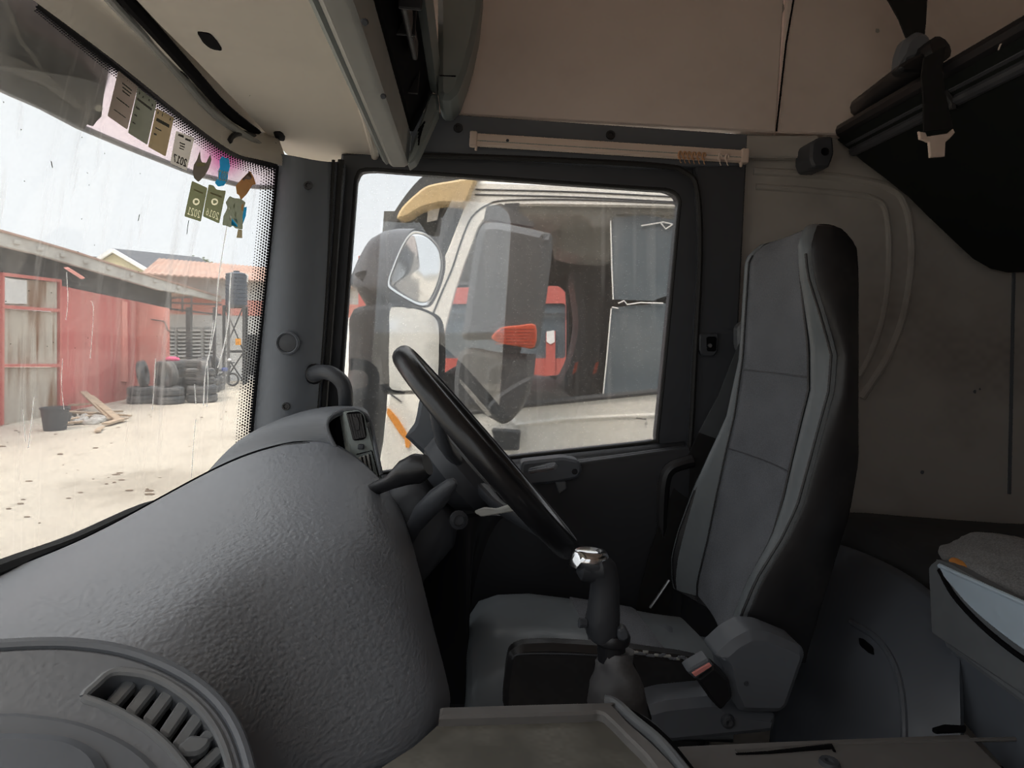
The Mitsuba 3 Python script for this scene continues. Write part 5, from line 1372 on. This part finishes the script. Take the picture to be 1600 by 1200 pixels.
def bwall(x0, x1, z0, z1, mat, name, o=0.0, t=.2, parent=lbd):
    a, b = bp3(x0, 500, o), bp3(x1, 500, o)
    q = [[a[0], a[1], z1], [b[0], b[1], z1], [b[0], b[1], z0], [a[0], a[1], z0]]
    return wput(name, slab(q, -nB_ * t), mat, parent)


bwall(238, 640, 0, 3.35, 'wall_grey', 'lower_wall')
bwall(238, 640, 3.35, 4.15, 'wall_pink', 'pink_band', .03)
bwall(238, 640, 4.15, 5.3, 'wall_grey', 'upper_wall')
bwall(352, 640, 0, 3.2, 'wall_white', 'white_wall', .04)
e0, e1 = bp3(222, 500, .9), bp3(660, 500, .9)
rg = []
_u0 = next(u for u in np.linspace(0, 1, 2000) if (lambda q: CX + F * q[0] / q[1])(e0 * (1 - u) + e1 * u - nB_ * 5.0) > 249)
for s in np.linspace(0, 1, 5):
    rg.append([e0 * (1 - u) + e1 * u - [0, 0, (e0 * (1 - u) + e1 * u)[2]] + np.array([0, 0, 5.15 + 1.25 * s]) - nB_ * 5.0 * s + [0, 0, .03 * math.cos(i * math.pi)] for i, u in enumerate(np.linspace(_u0 * s, 1, 121))])
wput('roof', shell(rg, (0, 0, -.06)), 'roof_rust', lbd)
for x0, x1 in ((266, 272.5), (278, 291), (300, 313.5), (320, 333.5)):
    w_ = bwall(x0 - 1, x1 + 1, 1.2, 2.72, 'louvre_grey', 'window', .05, .1)
    for k in range(8):
        a, b = bp3(x0, 500, .10), bp3(x1, 500, .10)
        a[2] = b[2] = 1.34 + k * .175
        wput('slat', loft([[p + nB_ * .02 + [0, 0, -.05], p + nB_ * .035 + [0, 0, -.04], p - nB_ * .05 + [0, 0, .05], p - nB_ * .06 + [0, 0, .04]] for p in (a, b)]), 'wall_white', w_, smooth=False)
        a2, b2 = a.copy(), b.copy()
        a2[2] = b2[2] = a[2] - .075
        wput('gap', bar(a2, b2, .03, .075), 'shade_net', w_, smooth=False)
bwall(386, 412, 0.1, 2.35, 'frame_steel', 'door', .08, .08)
bwall(352, 640, 0, .22, 'wall_grey', 'plinth', .30)

# water tank and its stand
tk = thing('water_tank', 'ribbed black water tank standing on a steel tower in front of the building', 'water tank')
TD = 34.0
c = wd(369.5, 477, TD)
R_ = 16.2 / F * TD
prof = [(0, 0), (R_, 0)]
for k in range(8):
    z0 = .03 + k * .18
    prof += [(R_, z0), (R_, z0 + .11), (R_ * .955, z0 + .125), (R_ * .955, z0 + .165)]
prof += [(R_, 1.47), (R_ * .97, 1.52), (R_ * .3, 1.60), (R_ * .28, 1.66), (0, 1.67)]
wput('body', lathe(prof, c, (0, 0, 1), 32), 'tank_black', tk)
wput('pipe', tube([c + [R_ + .02, -.2, 1.5], c + [R_ + .12, -.2, 1.4], c + [R_ + .1, -.2, 1.1]], .035, 8), 'wall_white', tk)
tw = thing('tank_tower', 'four legged steel tower with crossed braces under the water tank', 'tower')
zt_ = c[2] - .02
legs = [(350, TD - .6), (381, TD - .6), (357, TD + .6), (385, TD + .6)]
L3 = [np.array([(a - 800) / F * d, d, 0]) for a, d in legs]
for p in L3:
    wput('leg', bar(p, p + [0, 0, zt_], .11), 'frame_steel', tw)
for i, j in ((0, 1), (1, 3), (3, 2), (2, 0)):
    for z in (zt_ - .06, 1.55):
        wput('rail', bar(L3[i] + [0, 0, z], L3[j] + [0, 0, z], .08), 'frame_steel', tw)
for z0, z1 in ((0.1, 1.55), (1.55, zt_)):
    wput('brace', bar(L3[0] + [0, 0, z1], L3[1] + [0, 0, z0], .05), 'frame_steel', tw)
    wput('brace', bar(L3[0] + [0, 0, z0], L3[1] + [0, 0, z1], .05), 'frame_steel', tw)
wput('sign', slab([wd(a, b, TD - .75) for a, b in ((367.5, 529), (376, 529), (376.5, 539), (368, 539))], (0, .02, 0)), 'sign_orange', tw, label='small orange plate')

# house and tree behind
hs = thing('gable_house', 'cream gabled house with dark roof far behind the shed', 'house')
HD = 60.0
gab = [(146, 409), (176, 391), (228, 421), (228, 470), (146, 470)]
wput('wall', slab([wd(a, b, HD) for a, b in gab], (4.0, 6.0, 0)), 'house_cream', hs)
wput('roof', slab([wd(a, b, HD - .3) for a, b in ((172, 390), (176, 388), (232, 421), (226, 421))], (4.2, 7.0, 0)), 'roof_slate', hs)
wput('roof_wing', shell([[wd(176, 388, HD), wd(232, 421, HD)], [wd(222, 406, HD + 7), wd(252, 407, HD + 7)]], (0, 0, -.2)), 'roof_slate', hs)
wput('roof', slab([wd(a, b, HD - .3) for a, b in ((176, 388), (178, 391), (144, 411), (143, 408))], (4.2, 7.0, 0)), 'roof_slate', hs)
wput('barge_board', bar(wd(176, 391, HD - .35), wd(229, 422, HD - .35), .25, .3), 'paper_plain', hs)
wput('barge_board', bar(wd(176, 391, HD - .35), wd(145, 410, HD - .35), .25, .3), 'paper_plain', hs)
wput('side_roof', slab([wd(a, b, HD + 8) for a, b in ((108, 400), (150, 401), (150, 440), (108, 440))], (0, 6, 0)), 'roof_slate', hs)
tr = thing('bare_tree', 'thin grey green tree showing over the rust red roof', 'tree')
base = wd(297, 520, 73)
wput('trunk', tube([[base[0], base[1], 0], [base[0] + .1, base[1], 4], [base[0] + .2, base[1], 8.4]], [.28, .22, .12], 8), 'bark', tr)
br_, lf = [], []
for k in range(46):
    a = random.uniform(262, 334)
    tip = wd(a, 420 - 16 * math.sqrt(max(0, 1 - ((a - 297) / 38) ** 2)) * random.uniform(.5, 1.05), 73 + random.uniform(-1.5, 1.5))
    st_ = np.array([base[0] + .15, base[1], random.uniform(6.4, 8.2)])
    br_.append(tube(cr([st_, (st_ + tip) / 2 + [0, 0, -.15], tip], 3), [.05] * 3 + [.03] * 3 + [.012], 5))
    for j in range(6):
        q = tip + np.array([random.gauss(0, .35), random.gauss(0, .35), random.gauss(0, .10)])
        ic = trimesh.creation.icosphere(0)
        lf.append(xform(tm(np.asarray(ic.vertices) * [.16, .16, .05], ic.faces), None, q))
wput('branches', join(*br_), 'bark', tr, kind='stuff')
wput('foliage', join(*lf), 'leaf', tr, kind='stuff')

# tyres in a heap by the shed wall
tprof = [(.26, -.11), (.29, -.13), (.40, -.14), (.475, -.125), (.50, -.09), (.505, -.03), (.49, -.025), (.49, .025), (.505, .03), (.50, .09), (.475, .125), (.40, .14), (.29, .13), (.26, .11)]
angs = np.arange(26) * 2 * math.pi / 26
tyre = loft([[(r * math.cos(t), r * math.sin(t), h) for r, h in tprof] for t in angs], closed=True)
tyre_ply = mikit.ply(tyre, 'tyre_rubber', smooth=40)
TY = []
heap = lambda p, z, ax, s=1.0: TY.append((CX + F * p[0] / p[1], p[1], z, ax, s))
# ax: 'f' lies flat; a number stands on its tread, its axle turned by that many degrees from the line of sight
SPOT = [(-12.9, 24.6), (-11.85, 24.3), (-10.95, 24.9), (-12.45, 25.65), (-11.4, 25.8), (-12.1, 26.75), (-12.3, 27.9), (-12.55, 29.0), (-12.8, 30.1)]
for z in (.15, .435):
    for p in SPOT:
        heap((p[0] + random.uniform(-.02, .02), p[1] + random.uniform(-.02, .02)), z, 'f')
for k, g in ((0, 75), (1, 35), (2, 55), (6, 50), (7, 60), (8, 45)):
    heap(SPOT[k], 1.03, g, .90)
for z in (.72, 1.005, 1.29):
    for k in ((3, 4, 5), (3, 4, 5), (3, 5))[int(z / .3 - 2)]:
        heap((SPOT[k][0] + random.uniform(-.05, .05), SPOT[k][1] + random.uniform(-.04, .04)), z, 'f')
order = sorted(TY, key=lambda t: t[0])
layer = lambda z: 'bottom' if z < .3 else 'second' if z < .6 else 'third' if z < .8 else 'fourth' if z < 1.1 else 'top'
ORD = ['nearest', 'second', 'third', 'fourth', 'fifth', 'sixth', 'seventh', 'eighth', 'ninth', 'tenth', 'farthest']
_unused = {'f': 'black worn tyre lying flat in the heap beside the pink buttress', 's': 'black worn tyre standing on its tread in the heap beside the pink buttress'}
for px, d, z, ax, s in TY:
    key = numbered('tyre')
    flat = ax == 'f'
    tilt = random.uniform(-1.2, 1.2) if flat else random.uniform(-9, 9)
    M = T().translate([(px - 800) / F * d, d, z]).rotate([0, 0, 1], random.uniform(0, 360) if flat else -ax).rotate([1, 0, 0], tilt if flat else 90 + tilt).scale(s)
    scene[key] = {**tyre_ply, 'to_world': M}
    same = sorted([t for t in TY if (t[3] == 'f') == flat and layer(t[2]) == layer(z)], key=lambda t: t[0])
    k_ = same.index((px, d, z, ax, s))
    lab = f"tyre {'lying flat' if flat else 'standing upright'} in the {layer(z)} layer of the heap, {ORD[k_]} from the shed".replace('nearest from', 'nearest to').replace('farthest from', 'farthest from')
    labels[key] = {'label': lab, 'category': 'tyre', 'group': 'flat tyres in the heap' if flat else 'standing tyres in the heap'}
pk = thing('pink_cloth', 'small pink cloth lying on top of the tyre heap', 'cloth')
ic = trimesh.creation.icosphere(2)
v = np.asarray(ic.vertices)
wput('cloth', xform(tm(v * [.26, .2, .10] * (1 + .4 * (meshkit.fbm(v * 2 + 3, 3) - .5))[:, None], ic.faces), None, np.array([-12.35, 25.6, 1.49])), 'pink_cloth', pk, smooth=True)

# motorbike
mb = thing('motorbike', 'small motorbike parked behind the tyre heap below the water tower', 'motorbike')
mc = np.array([(348 - 800) / F * 31.9, 31.9, 0])
for dx in (-.28, .30):
    ring_w = [[((.27 + .045 * math.cos(t)) * math.cos(a), .045 * math.sin(t), (.27 + .045 * math.cos(t)) * math.sin(a)) for t in np.arange(8) * math.pi / 4] for a in np.arange(20) * math.pi / 10]
    wput('wheel', xform(loft(ring_w, closed=True), None, mc + [dx, dx * 1.2, .315]), 'tyre_rubber', mb)
wput('frame', tube([mc + [-.28, -.33, .32], mc + [-.1, -.1, .55], mc + [.12, .15, .6], mc + [.24, .29, .95]], .05, 8), 'frame_steel', mb)
wput('fuel_tank', rbox((.22, .34, .18), .06, mc + [.06, .07, .78]), 'bike_blue', mb)
wput('seat', rbox((.24, .46, .09), .04, mc + [-.12, -.14, .76]), 'tyre_rubber', mb)
wput('handlebar', tube([mc + [-.05, .36, 1.1], mc + [.22, .28, 1.04], mc + [.46, .2, 1.1]], .02, 6), 'frame_steel', mb)
wput('headlamp', lathe([(0, 0), (.08, .02), (.09, .08), (.04, .13), (0, .14)], mc + [.22, .2, 1.15], (0, 0, 1), 12), 'paper_plain', mb)

# tub, planks and rubble at the foot of the shed
tb_ = thing('plastic_tub', 'black plastic tub standing in front of the corrugated gate', 'tub')
p = wz(86, 672, 0)
s_ = p[1] / F
wput('bowl', lathe([(0, 0), (15 * s_, 0), (15.5 * s_, .02), (19.5 * s_, 33 * s_), (21 * s_, 34 * s_), (21 * s_, 36 * s_), (19 * s_, 36 * s_), (14.5 * s_, .03), (0, .03)], p, (0, 0, 1), 24), 'tub_black', tb_)
for sx in (-1, 1):
    wput('lug', rbox((.10, .06, .03), .012, p + [sx * 21.5 * s_, 0, 33 * s_]), 'tub_black', tb_)
t2 = thing('small_bucket', 'small grey bucket leaning behind the black tub', 'bucket')
p = wz(99, 663, 0)
wput('bowl', lathe([(0, 0), (.13, 0), (.19, .28), (.19, .30), (.17, .30), (.12, .02), (0, .02)], p, (.05, 0, 1), 18), 'truck_mirror', t2)
PL = [((100, 650), (168, 642), .05, 'dark weathered plank lying lowest in the timber heap'), ((108, 641), (150, 646), .14, 'short plank lying across the timber heap behind the tub'), ((130, 630), (176, 652), .32, 'long pale plank leaning over the timber heap'), ((140, 632), (188, 655), .22, 'second long plank leaning over the timber heap'),
      ((98, 655), (140, 656), .06, 'flat plank at the near edge of the timber heap'), ((165, 657), (195, 652), .08, 'short thick plank end at the outer side of the timber heap'), ((160, 636), (192, 640), .05, 'thin stick beyond the timber heap towards the tyres'), ((180, 640), (205, 647), .04, 'thin stick nearest the tyres'), ((112, 636), (136, 633), .25, 'rough plank end against the red wall')]
for a, b, z, lab in PL:
    p, q = wz(a[0], a[1] + 10, 0), wz(b[0], b[1] + 6, 0)
    p[2], q[2] = z, z * .5 + .04
    if 'leaning' in lab:
        p[2], q[2] = z + .25, .05
    wput('plank', bar(p, q, .20 if 'stick' not in lab else .05, .05), 'timber', label=lab, cat='plank')
cb = wz(149, 676, 0)
wput('curved_offcut', tube(cr([cb + [-.15, .55, .06], cb + [-.05, .2, .05], cb + [.15, -.15, .05]], 5), .07, 8, flat=.4), 'timber', label='curved wooden offcut lying on the sand in front of the timber heap', cat='offcut')
rb = []
for k in range(40):
    a, b = random.uniform(100, 172), random.uniform(650, 664)
    p = wz(a, b, 0)
    ic = trimesh.creation.icosphere(1)
    v = np.asarray(ic.vertices) * (1 + .5 * RNG.random((len(ic.vertices), 1)))
    rb.append(xform(tm(v * [random.uniform(.05, .16), random.uniform(.05, .12), random.uniform(.03, .09)], ic.faces), None, p + [0, 0, .04]))
wput('rubble', join(*rb), 'eave_grey', label='grey rubble scattered under the timber heap', cat='rubble', kind='stuff', smooth=False)
pebs = []
for k in range(60):
    p = wz(random.uniform(0, 380), random.uniform(640, 830), 0)
    ic = trimesh.creation.icosphere(0)
    s = random.uniform(.01, .035)
    pebs.append(xform(tm(np.asarray(ic.vertices) * [s * random.uniform(1, 3), s, s * .6], ic.faces), None, p + [0, 0, .005]))
wput('pebbles', join(*pebs), 'bark', label='dark pebbles and twigs strewn over the sandy yard', cat='pebbles', kind='stuff', smooth=False)
